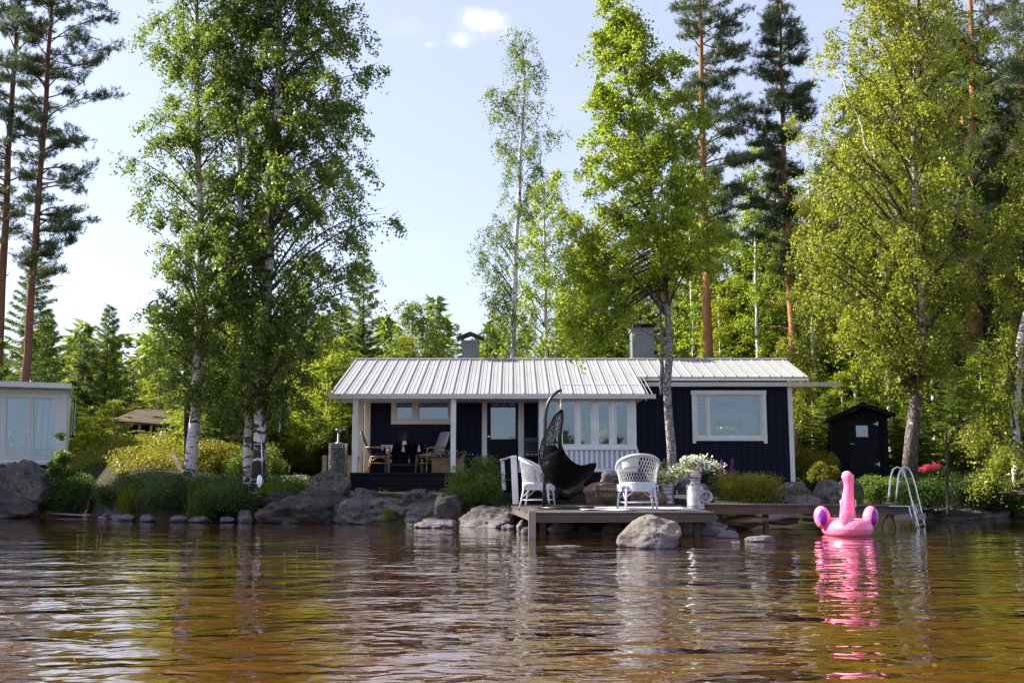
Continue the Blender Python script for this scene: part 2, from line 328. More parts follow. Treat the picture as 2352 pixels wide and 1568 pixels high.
class MB:
    """collects shapes, then links them as one mesh object"""
    def __init__(s): s.v = []; s.f = []
    def add(s, vs, fs):
        b = len(s.v); s.v += [tuple(q) for q in vs]; s.f += [tuple(b + i for i in f) for f in fs]; return s
    def box(s, a, b, rz=0, c=None):
        x0, x1 = sorted((a[0], b[0])); y0, y1 = sorted((a[1], b[1])); z0, z1 = sorted((a[2], b[2]))
        vs = [(x0, y0, z0), (x1, y0, z0), (x1, y1, z0), (x0, y1, z0), (x0, y0, z1), (x1, y0, z1), (x1, y1, z1), (x0, y1, z1)]
        if rz:
            cx, cy = (c or ((x0 + x1) / 2, (y0 + y1) / 2)); co_, si = math.cos(rz), math.sin(rz)
            vs = [(cx + (x - cx) * co_ - (y - cy) * si, cy + (x - cx) * si + (y - cy) * co_, z) for x, y, z in vs]
        return s.add(vs, [(0, 3, 2, 1), (4, 5, 6, 7), (0, 1, 5, 4), (1, 2, 6, 5), (2, 3, 7, 6), (3, 0, 4, 7)])
    def prism(s, pts, d):
        """closed polygon pts swept by the vector d"""
        n = len(pts); d = Vector(d); vs = [Vector(p) for p in pts] + [Vector(p) + d for p in pts]
        return s.add(vs, [tuple(range(n))[::-1], tuple(range(n, 2 * n))] + [(i, (i + 1) % n, n + (i + 1) % n, n + i) for i in range(n)])
    def beam(s, a, b, w, t, up=(0, 0, 1)):
        a = Vector(a); b = Vector(b); d = (b - a).normalized(); u = Vector(up)
        sd = d.cross(u)
        if sd.length < 1e-4: sd = d.cross(Vector((1, 0, 0)))
        sd.normalize(); u = sd.cross(d).normalized()
        q = [sd * (w / 2) * i + u * (t / 2) * j for i, j in ((-1, -1), (1, -1), (1, 1), (-1, 1))]
        return s.prism([a + k for k in q], b - a)
    def tube(s, pts, r, n=8, cap=True):
        pts = [Vector(p) for p in pts]; rs = r if isinstance(r, (list, tuple)) else [r] * len(pts)
        base = len(s.v); prev = None
        for i, p in enumerate(pts):
            d = (pts[min(i + 1, len(pts) - 1)] - pts[max(i - 1, 0)]).normalized()
            if prev is None:
                u = d.orthogonal().normalized()
            else:
                u = (prev - d * prev.dot(d))
                u = u.normalized() if u.length > 1e-5 else d.orthogonal().normalized()
            prev = u; w_ = d.cross(u)
            for k in range(n):
                a = 2 * math.pi * k / n; s.v.append(tuple(p + (u * math.cos(a) + w_ * math.sin(a)) * rs[i]))
        for i in range(len(pts) - 1):
            for k in range(n):
                a = base + i * n + k; b = base + i * n + (k + 1) % n; s.f.append((a, b, b + n, a + n))
        if cap:
            s.f.append(tuple(base + k for k in range(n))[::-1]); s.f.append(tuple(base + (len(pts) - 1) * n + k for k in range(n)))
        return s
    def lathe(s, prof, c=(0, 0, 0), n=24, mat=None):
        base = len(s.v); m = len(prof)
        for k in range(n):
            a = 2 * math.pi * k / n
            for r, z in prof:
                p = Vector((r * math.cos(a), r * math.sin(a), z))
                if mat is not None: p = mat @ p
                s.v.append((p.x + c[0], p.y + c[1], p.z + c[2]))
        for k in range(n):
            for i in range(m - 1):
                a = base + k * m + i; b = base + ((k + 1) % n) * m + i; s.f.append((a, b, b + 1, a + 1))
        return s
    def ell(s, c, r, n=16, m=10, mat=None):
        prof = [(math.sin(math.pi * i / m), -math.cos(math.pi * i / m)) for i in range(m + 1)]
        base = len(s.v); s.lathe(prof, (0, 0, 0), n)
        for i in range(base, len(s.v)):
            v_ = s.v[i]; p = Vector((v_[0] * r[0], v_[1] * r[1], v_[2] * r[2]))
            if mat is not None: p = mat @ p
            s.v[i] = (p.x + c[0], p.y + c[1], p.z + c[2])
        return s
    def sheet(s, grid):
        m = len(grid[0]); base = len(s.v)
        for row in grid: s.v += [tuple(q) for q in row]
        for i in range(len(grid) - 1):
            for j in range(m - 1):
                a = base + i * m + j; s.f.append((a, a + 1, a + 1 + m, a + m))
        return s
    def build(s, name, mat, parent=None, smooth=False, bevel=0, solid=0, origin=None):
        me = bpy.data.meshes.new(name)
        vs = s.v
        if origin is not None: vs = [(x - origin[0], y - origin[1], z - origin[2]) for x, y, z in vs]
        me.from_pydata(vs, [], s.f); me.update()
        bm = bmesh.new(); bm.from_mesh(me)
        bmesh.ops.recalc_face_normals(bm, faces=bm.faces); bm.to_mesh(me); bm.free()
        o = link(name, me, mat, parent, smooth)
        if origin is not None: o.location = origin
        if bevel:
            b_ = o.modifiers.new('bevel', 'BEVEL'); b_.width = bevel; b_.segments = 2; b_.limit_method = 'ANGLE'
        if solid:
            b_ = o.modifiers.new('solid', 'SOLIDIFY'); b_.thickness = solid; b_.offset = 0
        return o
def npmesh(name, verts, nper, mat, parent=None):
    """verts: (n faces * nper, 3) array, each run of nper corners is one face"""
    nv = len(verts); nf = nv // nper
    me = bpy.data.meshes.new(name); me.vertices.add(nv); me.loops.add(nv); me.polygons.add(nf)
    me.vertices.foreach_set('co', np.asarray(verts, dtype=np.float32).ravel())
    me.loops.foreach_set('vertex_index', np.arange(nv, dtype=np.int32))
    me.polygons.foreach_set('loop_start', np.arange(0, nv, nper, dtype=np.int32))
    me.update(calc_edges=True)
    return link(name, me, mat, parent)
def unit(a): return a / np.maximum(np.linalg.norm(a, axis=-1, keepdims=True), 1e-6)
def leafverts(c, ln, wd, rng, down=.35, fold=0):
    n = len(c); u = rng.normal(size=(n, 3)); u[:, 2] = u[:, 2] * .7 - down; u = unit(u)
    v = unit(np.cross(u, rng.normal(size=(n, 3))))
    s_ = rng.uniform(.65, 1.25, (n, 1)); L = ln * s_ * .5; W = wd * s_ * .5
    out = np.empty((n, 4, 3)); out[:, 0] = c - u * L; out[:, 1] = c + v * W - u * L * .15; out[:, 2] = c + u * L; out[:, 3] = c - v * W - u * L * .15
    return out.reshape(-1, 3)
def bladeverts(base, d, ln, wd, rng):
    """thin triangles from base along d"""
    n = len(base); s_ = np.cross(d, rng.normal(size=(n, 3))); s_ = unit(s_) * (wd * .5)
    out = np.empty((n, 3, 3)); out[:, 0] = base - s_; out[:, 1] = base + s_; out[:, 2] = base + d * ln
    return out.reshape(-1, 3)
def wp(mb, name, mat, parent, smooth=False, **kw):
    """part built in world coordinates under an Empty (or under a part that is)"""
    o = mb.build(name, mat, parent, smooth, **kw)
    if parent.type == 'EMPTY': o.location = -parent.location
    return o
def wnp(name, verts, nper, mat, parent):
    o = npmesh(name, verts, nper, mat, parent)
    if parent.type == 'EMPTY': o.location = -parent.location
    return o
# ------------------------------------------------------------------ terrain
SH = np.array([(-400, 34), (-60, 33), (-19, 30), (-15.4, 30), (-12.2, 28.8), (-10.8, 26.5), (-9.4, 24.7), (-7, 24.0), (-4.9, 23.5), (-3.2, 22.4), (-1.6, 21.2), (0, 21.2),
               (1.2, 21.6), (3.0, 21.8), (4.3, 22.4), (6, 24.0), (7.9, 24.8), (10, 25.6), (14, 27.0), (60, 28), (400, 34)], float)
def shore(x): return np.interp(x, SH[:, 0], SH[:, 1])
TOP = np.array([(-400, 1.5), (-16, 1.55), (-11, 1.35), (-8, 1.0), (-5, .80), (-1, .72), (3, .70), (5, .72), (9, .75), (14, .62), (400, .9)], float)
SC = np.array([(-400, 2.2), (-14, 1.2), (-9, .8), (-5, .9), (0, 1.5), (6, 1.3), (14, 1.0), (400, 2)], float)
rgt = np.random.default_rng(5)
WV = [(rgt.uniform(-1, 1), rgt.uniform(-1, 1), rgt.uniform(0, 6.3)) for _ in range(24)]
def wob(x, y):
    s_ = 0
    for i, (a, b, p) in enumerate(WV):
        k = .5 * 1.22 ** i; s_ = s_ + np.sin(k * (a * x + b * y) + p) / (1.16 ** i)
    return s_ * .28
def gz(x, y):
    x = np.asarray(x, float); y = np.asarray(y, float); t = y - shore(x) + wob(x * 1.4, y * 1.4) * .18
    up = np.interp(x, TOP[:, 0], TOP[:, 1]) * (1 - np.exp(-np.maximum(t, 0) / np.interp(x, SC[:, 0], SC[:, 1])))
    up = up + np.clip(y - 28, 0, 60) * .012 + np.clip(t, 0, 1) * wob(x * 2, y * 2) * .05
    up = up + np.clip(y - 27, 0, 7) * .12 * np.clip((-6.2 - x) / 2, 0, 1) * np.clip((x + 14) / 1.5, 0, 1)
    cap = .36 + 1.2 * np.clip(np.maximum(np.maximum(-.35 - x, x - 4.2), np.maximum(19 - y, y - 25.7)), 0, 3)
    up = np.minimum(up, cap)
    dn = -.75 * (1 - np.exp(np.minimum(t, 0) / 4.5)) + np.clip(-t, 0, 1) * wob(x * 2.5, y * 2.5) * .05
    return np.where(t > 0, up, dn) - .03
def gz1(x, y): return float(gz(x, y))
xs = np.unique(np.concatenate([np.linspace(-500, -60, 12), np.linspace(-60, -20, 41), np.arange(-20, 20.01, .16), np.linspace(20, 60, 41), np.linspace(60, 500, 12)]))
ys = np.unique(np.concatenate([np.linspace(-300, -10, 10), np.linspace(-10, 14, 49), np.arange(14, 36, .16), np.linspace(36, 70, 60), np.linspace(70, 600, 20)]))
X, Yg = np.meshgrid(xs, ys); Z = gz(X, Yg)
me = bpy.data.meshes.new('ground'); nx = len(xs); ny = len(ys)
vv = np.stack([X, Yg, Z], -1).reshape(-1, 3)
ii = np.arange((ny - 1) * nx).reshape(ny - 1, nx)[:, :-1].ravel()
qq = np.stack([ii, ii + 1, ii + 1 + nx, ii + nx], 1)
me.vertices.add(len(vv)); me.loops.add(qq.size); me.polygons.add(len(qq))
me.vertices.foreach_set('co', vv.astype(np.float32).ravel()); me.loops.foreach_set('vertex_index', qq.astype(np.int32).ravel())
me.polygons.foreach_set('loop_start', np.arange(0, qq.size, 4, dtype=np.int32)); me.update(calc_edges=True)
tag(link('ground', me, 'soil', None, True), kind='structure')
mb = MB(); mb.add([(-500, -300, 0), (500, -300, 0), (500, 36, 0), (-500, 36, 0)], [(0, 1, 2, 3)])
tag(mb.build('lake_water', 'lake_water'), kind='structure')

# ------------------------------------------------------------------ rocks
def rock(name, c, r, seed, mat, label, cat='rock', rough=.26, flat=0.0, sub=5, group=None, rz=0, freq=1.0):
    """one stone: centre c, half sizes r"""
    bm = bmesh.new(); bmesh.ops.create_icosphere(bm, subdivisions=sub, radius=1)
    off = Vector((seed * 7.3, seed * 3.1, seed * 1.7)); rg = random.Random(seed)
    planes = [(Vector((rg.gauss(0, 1), rg.gauss(0, 1), rg.gauss(0, .7))).normalized(), rg.uniform(.60, .9)) for _ in range(14)]
    for v in bm.verts:
        p = v.co.copy()
        for n_, d_ in planes:
            k = p.dot(n_) - d_
            if k > 0: p -= n_ * k * .8
        k = 1 + rough * noise.fractal(p * 1.3 * freq + off, .9, 2.0, 5) + rough * .28 * noise.fractal(p * 6 * freq + off, .8, 2.1, 4)
        p *= k
        if flat and p.z > flat: p.z = flat + (p.z - flat) * .25
        v.co = Vector((p.x * r[0], p.y * r[1], p.z * r[2]))
    me = bpy.data.meshes.new(name); bm.to_mesh(me); bm.free()
    o = link(name, me, mat, None, True); o.location = c; o.rotation_euler[2] = rz
    return tag(o, label, cat, group)
def prock(x0, x1, ytop, ybot, Y, seed, mat, label, depth=None, z=None, **kw):
    """stone that spans x0..x1 and ytop..ybot in the photo, standing at distance Y"""
    a = P(x0, ybot, Y); b = P(x1, ytop, Y); wd = (b.x - a.x) / 2; h = (b.z - a.z)
    hh = h * .72
    return rock(kw.pop('name', 'rock'), ((a.x + b.x) / 2, Y + (depth or wd * .8) * .3, b.z - hh * .93), (wd * 1.08, depth or wd * .8, hh), seed, mat, label, **kw)
prock(1420, 1577, 1189, 1262, 15.0, 11, 'pale_granite', 'big pale rounded boulder standing in the water in front of the wooden deck', cat='boulder', sub=5, rough=.16, name='boulder')
prock(706, 812, 1082, 1140, 24.6, 3, 'granite', 'large rounded grey boulder under the mesh stone pillar at the left end of the porch', cat='boulder', sub=5, rough=.12, name='boulder')
prock(985, 1066, 1136, 1200, 21.9, 17, 'dark_granite', 'rounded dark boulder at the foot of the big green bush left of the steps', cat='boulder', rough=.2, name='boulder')
SLABS = [(590, 800, 1128, 1205, 23.6, 21, 'dark_granite', 'broad dark bedrock slab below the birches, sloping to the water'),
         (770, 942, 1128, 1206, 23.2, 22, 'granite', 'pinkish bedrock hump below the left end of the porch'),
         (900, 1075, 1158, 1214, 22.3, 24, 'granite', 'low smooth pinkish slab at the water below the porch'),
         (900, 1010, 1122, 1165, 23.9, 25, 'granite', 'rough rounded bedrock ledge tucked under the dark porch boards'),
         (798, 868, 1120, 1148, 24.2, 26, 'granite', 'flat grey stone lying beside the large rounded boulder'),
         (1050, 1200, 1160, 1222, 21.4, 27, 'granite', 'wide sloping slab at the water between the green bush and the deck'),
         (-50, 112, 1068, 1190, 27.5, 28, 'granite', 'tall bedrock outcrop rising in front of the white cabin'),
         (-160, 60, 1120, 1196, 26.6, 29, 'dark_granite', 'low dark bedrock slope at the far left waterline'),
         (855, 965, 1150, 1212, 22.7, 31, 'granite', 'low rough bedrock between the pinkish hump and the smooth slab'),
         (940, 1070, 1192, 1224, 21.3, 32, 'dark_granite', 'wet dark ledge at the water below the rounded dark boulder'),
         (225, 420, 1150, 1198, 26.0, 33, 'dark_granite', 'dark bedrock edge at the water right of the pallet'),
         (410, 620, 1158, 1196, 24.9, 34, 'dark_granite', 'dark bedrock edge at the water under the shore bushes'),
         (2080, 2300, 1160, 1200, 26.0, 35, 'dark_granite', 'dark bedrock edge of the right shore'),
         (600, 670, 1120, 1160, 24.2, 30, 'dark_granite', 'mossy dark hummock of rock right of the twin birch trunks')]
for (a_, b_, c_, d_, Y_, sd, m_, lb) in SLABS:
    prock(a_, b_, c_, d_, Y_, sd, m_, lb, cat='bedrock', depth=(b_ - a_) / F * Y_ * .55, rough=.2, sub=5, name='bedrock_slab', freq=1.3)
ST_ = [(255, 305, 1180, 1197, 24.6, 'pale_granite', 'small pale stone at the water beside the old pallet'),
       (385, 430, 1184, 1197, 23.8, 'granite', 'flat pale stone at the water below the tall grass tuft'),
       (432, 485, 1184, 1198, 23.7, 'granite', 'long low stone at the waterline under the dark shore bushes'),
       (500, 542, 1187, 1198, 23.6, 'granite', 'small flat waterline stone left of the pointed stone'),
       (540, 582, 1172, 1198, 23.6, 'granite', 'pointed reddish stone at the waterline below the twin birches'),
       (584, 632, 1182, 1197, 23.5, 'granite', 'smooth oval stone at the waterline below the twin birches'),
       (318, 360, 1180, 1197, 24.2, 'dark_granite', 'dark wet stone between the pallet and the shore bushes'),
       (1183, 1212, 1196, 1222, 19.6, 'granite', 'grey stone left of the deck post'),
       (1195, 1228, 1210, 1232, 18.8, 'granite', 'flat wet stone just left of the deck post'),
       (1150, 1182, 1203, 1218, 20.3, 'pale_granite', 'small pale slab at the water left of the deck'),
       (1258, 1318, 1196, 1228, 19.0, 'granite', 'rounded stone in the shade under the deck, right of the post'),
       (1330, 1362, 1206, 1226, 19.2, 'dark_granite', 'small dark stone in the shade under the middle of the deck'),
       (1380, 1432, 1198, 1224, 18.8, 'granite', 'light grey stone under the deck just left of the big boulder'),
       (1400, 1440, 1184, 1200, 19.3, 'pale_granite', 'yellowish stone wedged under the deck edge left of the big boulder'),
       (1560, 1592, 1200, 1222, 18.0, 'pale_granite', 'small pale stone just right of the big boulder'),
       (1585, 1670, 1192, 1232, 18.2, 'granite', 'flat dark grey slab in the water right of the big boulder'),
       (1600, 1650, 1176, 1200, 19.2, 'granite', 'stone carrying the right end of the deck'),
       (1648, 1702, 1218, 1240, 17.4, 'granite', 'brown stone in the water beyond the flat dark slab'),
       (1676, 1708, 1243, 1258, 16.2, 'rust_granite', 'small orange stone poking out of the water'),
       (1714, 1784, 1229, 1246, 16.4, 'granite', 'low wet stone awash left of the pink float'),
       (1254, 1345, 1251, 1262, 15.2, 'rust_granite', 'thin flat stone just breaking the water in front of the deck'),
       (1652, 1760, 1183, 1206, 20.3, 'rust_granite', 'orange flat rock at the water under the start of the jetty'),
       (1740, 1850, 1180, 1198, 21.6, 'pale_granite', 'pale flat rock at the water under the middle of the jetty'),
       (1838, 1905, 1183, 1196, 21.8, 'rust_granite', 'small flat rock under the jetty left of the pink float'),
       (1790, 1862, 1108, 1152, 23.4, 'granite', 'mossy boulder right of the yellow shrub'),
       (1862, 1940, 1104, 1158, 22.9, 'granite', 'big round grey boulder behind the jetty left of the pink float'),
       (1925, 1985, 1100, 1146, 23.6, 'dark_granite', 'dark boulder in front of the black outhouse'),
       (1800, 1892, 1136, 1166, 22.3, 'granite', 'low grey rock right behind the jetty'),
       (1745, 1800, 1128, 1160, 22.8, 'dark_granite', 'dark stone under the right side of the yellow shrub'),
       (1335, 1450, 1103, 1160, 23.3, 'rust_granite', 'wide orange rock behind the black wire basket'),
       (1440, 1530, 1112, 1160, 22.8, 'rust_granite', 'orange rock behind the right wicker chair'),
       (1375, 1430, 1076, 1112, 24.4, 'granite', 'mossy grey boulder under the veranda behind the hanging chair'),
       (1545, 1640, 1100, 1150, 22.9, 'granite', 'grey rock behind the milk churns'),
       (1260, 1345, 1083, 1130, 24.2, 'dark_granite', 'dark rock below the hanging chair'),
       (2175, 2250, 1162, 1190, 26.2, 'dark_granite', 'dark flat rock at the right shore, nearest the ladder'),
       (2250, 2330, 1168, 1190, 26.6, 'granite', 'grey rock low at the right shore'),
       (2320, 2420, 1160, 1190, 26.9, 'granite', 'grey rock at the right edge of the shore'),
       (2105, 2160, 1170, 1192, 25.6, 'dark_granite', 'small dark rock right behind the bathing ladder'),
       (638, 700, 1186, 1202, 23.2, 'granite', 'low pale stone at the foot of the broad dark slab'),
       (655, 720, 1090, 1110, 27.5, 'pale_granite', 'sunlit stone on the grass between the birches and the stone pillar')]
for k, (a_, b_, c_, d_, Y_, m_, lb) in enumerate(ST_):
    prock(a_, b_, c_, d_, Y_, 40 + k, m_, lb, cat='stone', rough=.2, sub=4, name='stone', rz=0)
# stones lying on the lake bed, seen dimly through the water
rb = random.Random(3)
for k in range(26):
    y_ = rb.uniform(9, 20); x_ = rb.uniform(-.42, .5) * y_
    g = gz1(x_, y_); sz_ = rb.uniform(.12, .38)
    rock('lake_bed_stone', (x_, y_, g), (sz_ * rb.uniform(.9, 1.6), sz_, sz_ * .4), 90 + k, rb.choice(['granite', 'rust_granite', 'pale_granite']),
         'stone lying on the lake bed, dim under the brown water', 'stone', sub=3, group='stones on the lake bed')

# ------------------------------------------------------------------ trees
LEAFK = 0.95
def ztab(pts, Y):
    w_ = [P(x, y, Y) for x, y in pts]; w_.sort(key=lambda q: q.z)
    return np.array([(q.z, q.x) for q in w_])
def trunk_pts(tab, Y, z0, z1, r0, r1, n=14, wob_=.02, seed=0):
    rg = random.Random(seed); pts = []; rs = []
    for i in range(n + 1):
        t = i / n; z = z0 + (z1 - z0) * t
        pts.append(Vector((float(np.interp(z, tab[:, 0], tab[:, 1])) + rg.uniform(-1, 1) * wob_, Y + rg.uniform(-1, 1) * wob_ * 2, z)))
        rs.append((r0 * (1 - t) ** .8 + r1 * (1 - (1 - t) ** .8)) * (1 + .25 * math.exp(-t * n * 1.6)) * rg.uniform(.95, 1.05))
    return pts, rs
def curve3(a, b, lift, n=5):
    """from a to b, bowed up by lift"""
    return [a.lerp(b, i / n) + Vector((0, 0, lift * 4 * (i / n) * (1 - i / n))) for i in range(n + 1)]
def birch(name, label, tpts, Y, r0, outline, seed, nb=70, leaves=30000, leaf='birch_leaf', bark='birch_bark', lsz=.062, hang=.7,
          group=None, depth=.85, extra=(), cat='tree', inner=.5, sink=.25, dy=0, rise=.55, limb=1.0, droop=0):
    rng = np.random.default_rng(seed); rg = random.Random(seed)
    tab = ztab(tpts, Y); zt = tab[-1, 0]; z0 = tab[0, 0] - sink
    ot = ztab([(x, y) for y, x, _ in outline], Y); o2 = ztab([(x, y) for y, _, x in outline], Y)
    base = Vector((tab[0, 1], Y, tab[0, 0])); E = empty(name, base, 0, label, cat, group)
    tr = MB(); bx = MB(); pts, rs = trunk_pts(tab, Y, z0, zt, r0, .02, 16, .03, seed); tr.tube(pts, rs, 12)
    for ex in extra:
        et = ztab(ex[0], Y + (ex[2] if len(ex) > 2 else 0)); p2, r2 = trunk_pts(et, Y + (ex[2] if len(ex) > 2 else 0), et[0, 0], et[-1, 0], ex[1], .015, 12, .03, seed + 1); tr.tube(p2, r2, 10)
    zlo, zhi = ot[0, 0], ot[-1, 0]
    O = []; D = []; L = []
    for i in range(nb):
        f = (i + rg.random()) / nb; ztip = zlo + (zhi - zlo) * f
        cx = float(np.interp(ztip, tab[:, 0], tab[:, 1])); xl = float(np.interp(ztip, ot[:, 0], ot[:, 1])); xr = float(np.interp(ztip, o2[:, 0], o2[:, 1]))
        mx = (xl + xr) / 2; hw = max(.15, (xr - xl) / 2)
        a = rg.random() * 2 * math.pi; q = rg.uniform(inner, 1) ** .7
        tip = Vector((mx + math.cos(a) * hw * q, Y + dy + math.sin(a) * hw * depth * q, ztip))
        hd = math.hypot(tip.x - cx, tip.y - Y); zs = max(zlo - .3 * (zhi - zlo) * .2, ztip - hd * rise - rg.uniform(0, .4)); zs = min(max(zs, tab[0, 0] + 1.0), zt - .05)
        hang_ = f < droop
        if hang_: zs = min(zt - .05, ztip + hd * .75)
        st = Vector((float(np.interp(zs, tab[:, 0], tab[:, 1])), Y, zs))
        lf = (zs - tab[0, 0]) / (zt - tab[0, 0])
        c_ = curve3(st, tip, hd * .16, 6); rr = max(.012, (r0 * .30) * (1 - lf * .8)) * limb * min(1, hd / 1.5 + .3)
        bx.tube(c_, [rr * (1 - .85 * j / 6) for j in range(7)], 5, False)
        ln = (tip - st).length; ns = int((3 + ln * 2.6) * (.5 if hang_ else 1))
        for k in range(ns):
            t = rg.uniform(.62 if hang_ else .22, 1.0); j = min(5, int(t * 6)); p = c_[j].lerp(c_[j + 1], t * 6 - j)
            d = Vector((rg.gauss(0, 1), rg.gauss(0, 1), rg.gauss(.1, .5))).normalized(); d = (d + (tip - st).normalized() * .5).normalized()
            sl_ = rg.uniform(.25, .75) * min(1.6, .35 + ln * .32) * (1.15 - .5 * t); e = p + d * sl_
            if sl_ > .3: bx.tube(curve3(p, e, sl_ * .08, 2), [.010, .007, .004], 3, False)
            for q_ in range(3):
                O.append(p.lerp(e, rg.uniform(.1, 1))); D.append(Vector((d.x + rg.gauss(0, .8), d.y + rg.gauss(0, .8), rg.gauss(0, .3)))); L.append(rg.uniform(.25, .8))
    O = np.array(O); D = np.array(D); L = np.array(L)
    leaves = int(leaves * LEAFK); wq = rng.gamma(.9, 1, len(O)) + .05; idx = rng.choice(len(O), leaves, p=wq / wq.sum()); t = rng.random(leaves) ** .8
    pos = O[idx] + unit(D[idx]) * (L[idx] * t * .7)[:, None] + rng.normal(size=(leaves, 3)) * .06
    pos[:, 2] -= L[idx] * hang * t ** 1.3
    wp(tr, 'trunk', bark, E, True); wp(bx, 'branches', 'twig_bark', E, True)
    wnp('crown', leafverts(pos, lsz, lsz * .72, rng, .5), 4, leaf, E)
    return E
def pine(name, label, tpts, Y, r0, outline, seed, nb=60, tufts=2600, group=None, bark='pine_bark', bl=.18, nblade=13, dead=8, sink=.3, cat='tree', mat='pine_needle', depth=.85, bw=.020):
    rng = np.random.default_rng(seed); rg = random.Random(seed)
    tab = ztab(tpts, Y); zt = tab[-1, 0]; z0 = tab[0, 0] - sink
    ot = ztab([(x, y) for y, x, _ in outline], Y); o2 = ztab([(x, y) for y, _, x in outline], Y)
    base = Vector((tab[0, 1], Y, tab[0, 0])); E = empty(name, base, 0, label, cat, group)
    tr = MB(); pts, rs = trunk_pts(tab, Y, z0, zt, r0, .03, 16, .03, seed); tr.tube(pts, rs, 12)
    zlo, zhi = ot[0, 0], ot[-1, 0]; O = []; D = []
    for i in range(nb + dead):
        dd = i >= nb
        f = ((i + rg.random()) / nb) if not dd else rg.uniform(-.35, .3)
        ztip = zlo + (zhi - zlo) * f
        cx = float(np.interp(ztip, tab[:, 0], tab[:, 1])); xl = float(np.interp(ztip, ot[:, 0], ot[:, 1])); xr = float(np.interp(ztip, o2[:, 0], o2[:, 1]))
        a = rg.random() * 2 * math.pi; mx = (xl + xr) / 2; hw = max(.2, (xr - xl) / 2)
        q = rg.uniform(.55, 1); tip = Vector((mx + math.cos(a) * hw * q, Y + math.sin(a) * hw * depth * q, ztip))
        if dd: tip = Vector((cx + (tip.x - cx) * .5, Y + (tip.y - Y) * .5, ztip))
        hd = math.hypot(tip.x - cx, tip.y - Y)
        zs = min(zt - .05, max(tab[0, 0] + 1, ztip - hd * rg.uniform(.05, .4))); st = Vector((float(np.interp(zs, tab[:, 0], tab[:, 1])), Y, zs))
        c_ = curve3(st, tip, -hd * rg.uniform(.02, .12) if rg.random() < .6 else hd * .12, 6); rr = max(.014, .045 * (1 - f * .5))
        tr.tube(c_, [rr * (1 - .8 * j / 6) for j in range(7)], 5, False)
        ln = (tip - st).length
        for k in range(int(3 + ln * 3.2)):
            t = rg.uniform(.3, 1.0); j = min(5, int(t * 6)); p = c_[j].lerp(c_[j + 1], t * 6 - j)
            d = Vector((rg.gauss(0, 1), rg.gauss(0, 1), rg.gauss(.15, .3))).normalized() + (tip - st).normalized() * .8; d.normalize()
            sl_ = rg.uniform(.25, .8) * (1.2 - .5 * t); e = p + d * sl_
            tr.tube([p, p.lerp(e, .5) + Vector((0, 0, .03)), e], [.013, .009, .005], 3, False)
            if dd: continue
            for q_ in range(3): O.append(p.lerp(e, rg.uniform(.35, 1.0))); D.append(d + Vector((rg.gauss(0, .5), rg.gauss(0, .5), rg.gauss(.35, .35))))
    O = np.array(O); D = unit(np.array(D)); tufts = int(tufts * 1.15); idx = rng.integers(0, len(O), tufts)
    c = O[idx] + rng.normal(size=(tufts, 3)) * np.array([.14, .14, .06]); d = D[idx]
    b_ = np.repeat(c, nblade, 0); dd_ = unit(np.repeat(d, nblade, 0) + rng.normal(size=(tufts * nblade, 3)) * .75)
    b_ = b_ - np.repeat(d, nblade, 0) * rng.uniform(0, .18, (len(b_), 1))
    wp(tr, 'trunk', bark, E, True)
    wnp('crown', bladeverts(b_, dd_, bl, bw, rng), 3, mat, E)
    return E
def spruce(name, label, base, H, Rm, seed, nbr=110, dens=46, group=None, cat='tree', clear=.08, bl=.20, bw=.034, ragged=.25, mat='spruce_needle', lean=0):
    """base: world point; H height; Rm widest radius"""
    rng = np.random.default_rng(seed); rg = random.Random(seed)
    E = empty(name, base, 0, label, cat, group); tr = MB()
    ax = lambda z: Vector((base.x + lean * (z / H) ** 2, base.y, base.z + z))
    tr.tube([ax(z_) - Vector((0, 0, .3 if z_ == 0 else 0)) for z_ in np.linspace(0, H, 9)], [max(.012, H * .011 * (1 - i / 8.2)) for i in range(9)], 8)
    B = []; D = []
    for i in range(nbr):
        f = clear + (1 - clear) * (i + rg.random()) / nbr; z = H * f
        r = Rm * (1 - f) ** .82 * (1 + rg.uniform(-ragged, ragged)) + .08
        a = i * 2.39996 + rg.uniform(-.4, .4); dr = Vector((math.cos(a), math.sin(a), 0)); st = ax(z)
        slope = .55 * f - .38 * (1 - f)
        pt = lambda t: st + dr * (r * t) + Vector((0, 0, r * (slope * t + .30 * t * t * (1 - f))))
        tr.tube([pt(0), pt(.5), pt(1)], [.018 + .004 * r, .012, .005], 3, False)
        n = int(r * dens * 3.2) + 8; t = rng.random(n) ** .7
        p = np.array(st) + np.array(dr) * (r * t)[:, None]; p[:, 2] += r * (slope * t + .30 * t * t * (1 - f))
        sd = np.array((-dr.y, dr.x, 0)) * rng.choice([-1, 1], n)[:, None]
        off = rng.random(n) * .30 * r * (1.05 - t); p = p + sd * off[:, None]; p[:, 2] -= off * .35 + rng.random(n) * .06
        d = unit(sd * .8 + np.array(dr) * .8 + rng.normal(size=(n, 3)) * .45 + np.array((0, 0, -.35)))
        B.append(p); D.append(d)
    B = np.concatenate(B); D = np.concatenate(D)
    wp(tr, 'trunk', 'dark_bark', E, True)
    wnp('crown', bladeverts(B, D, bl, bw, rng), 3, mat, E)
    return E
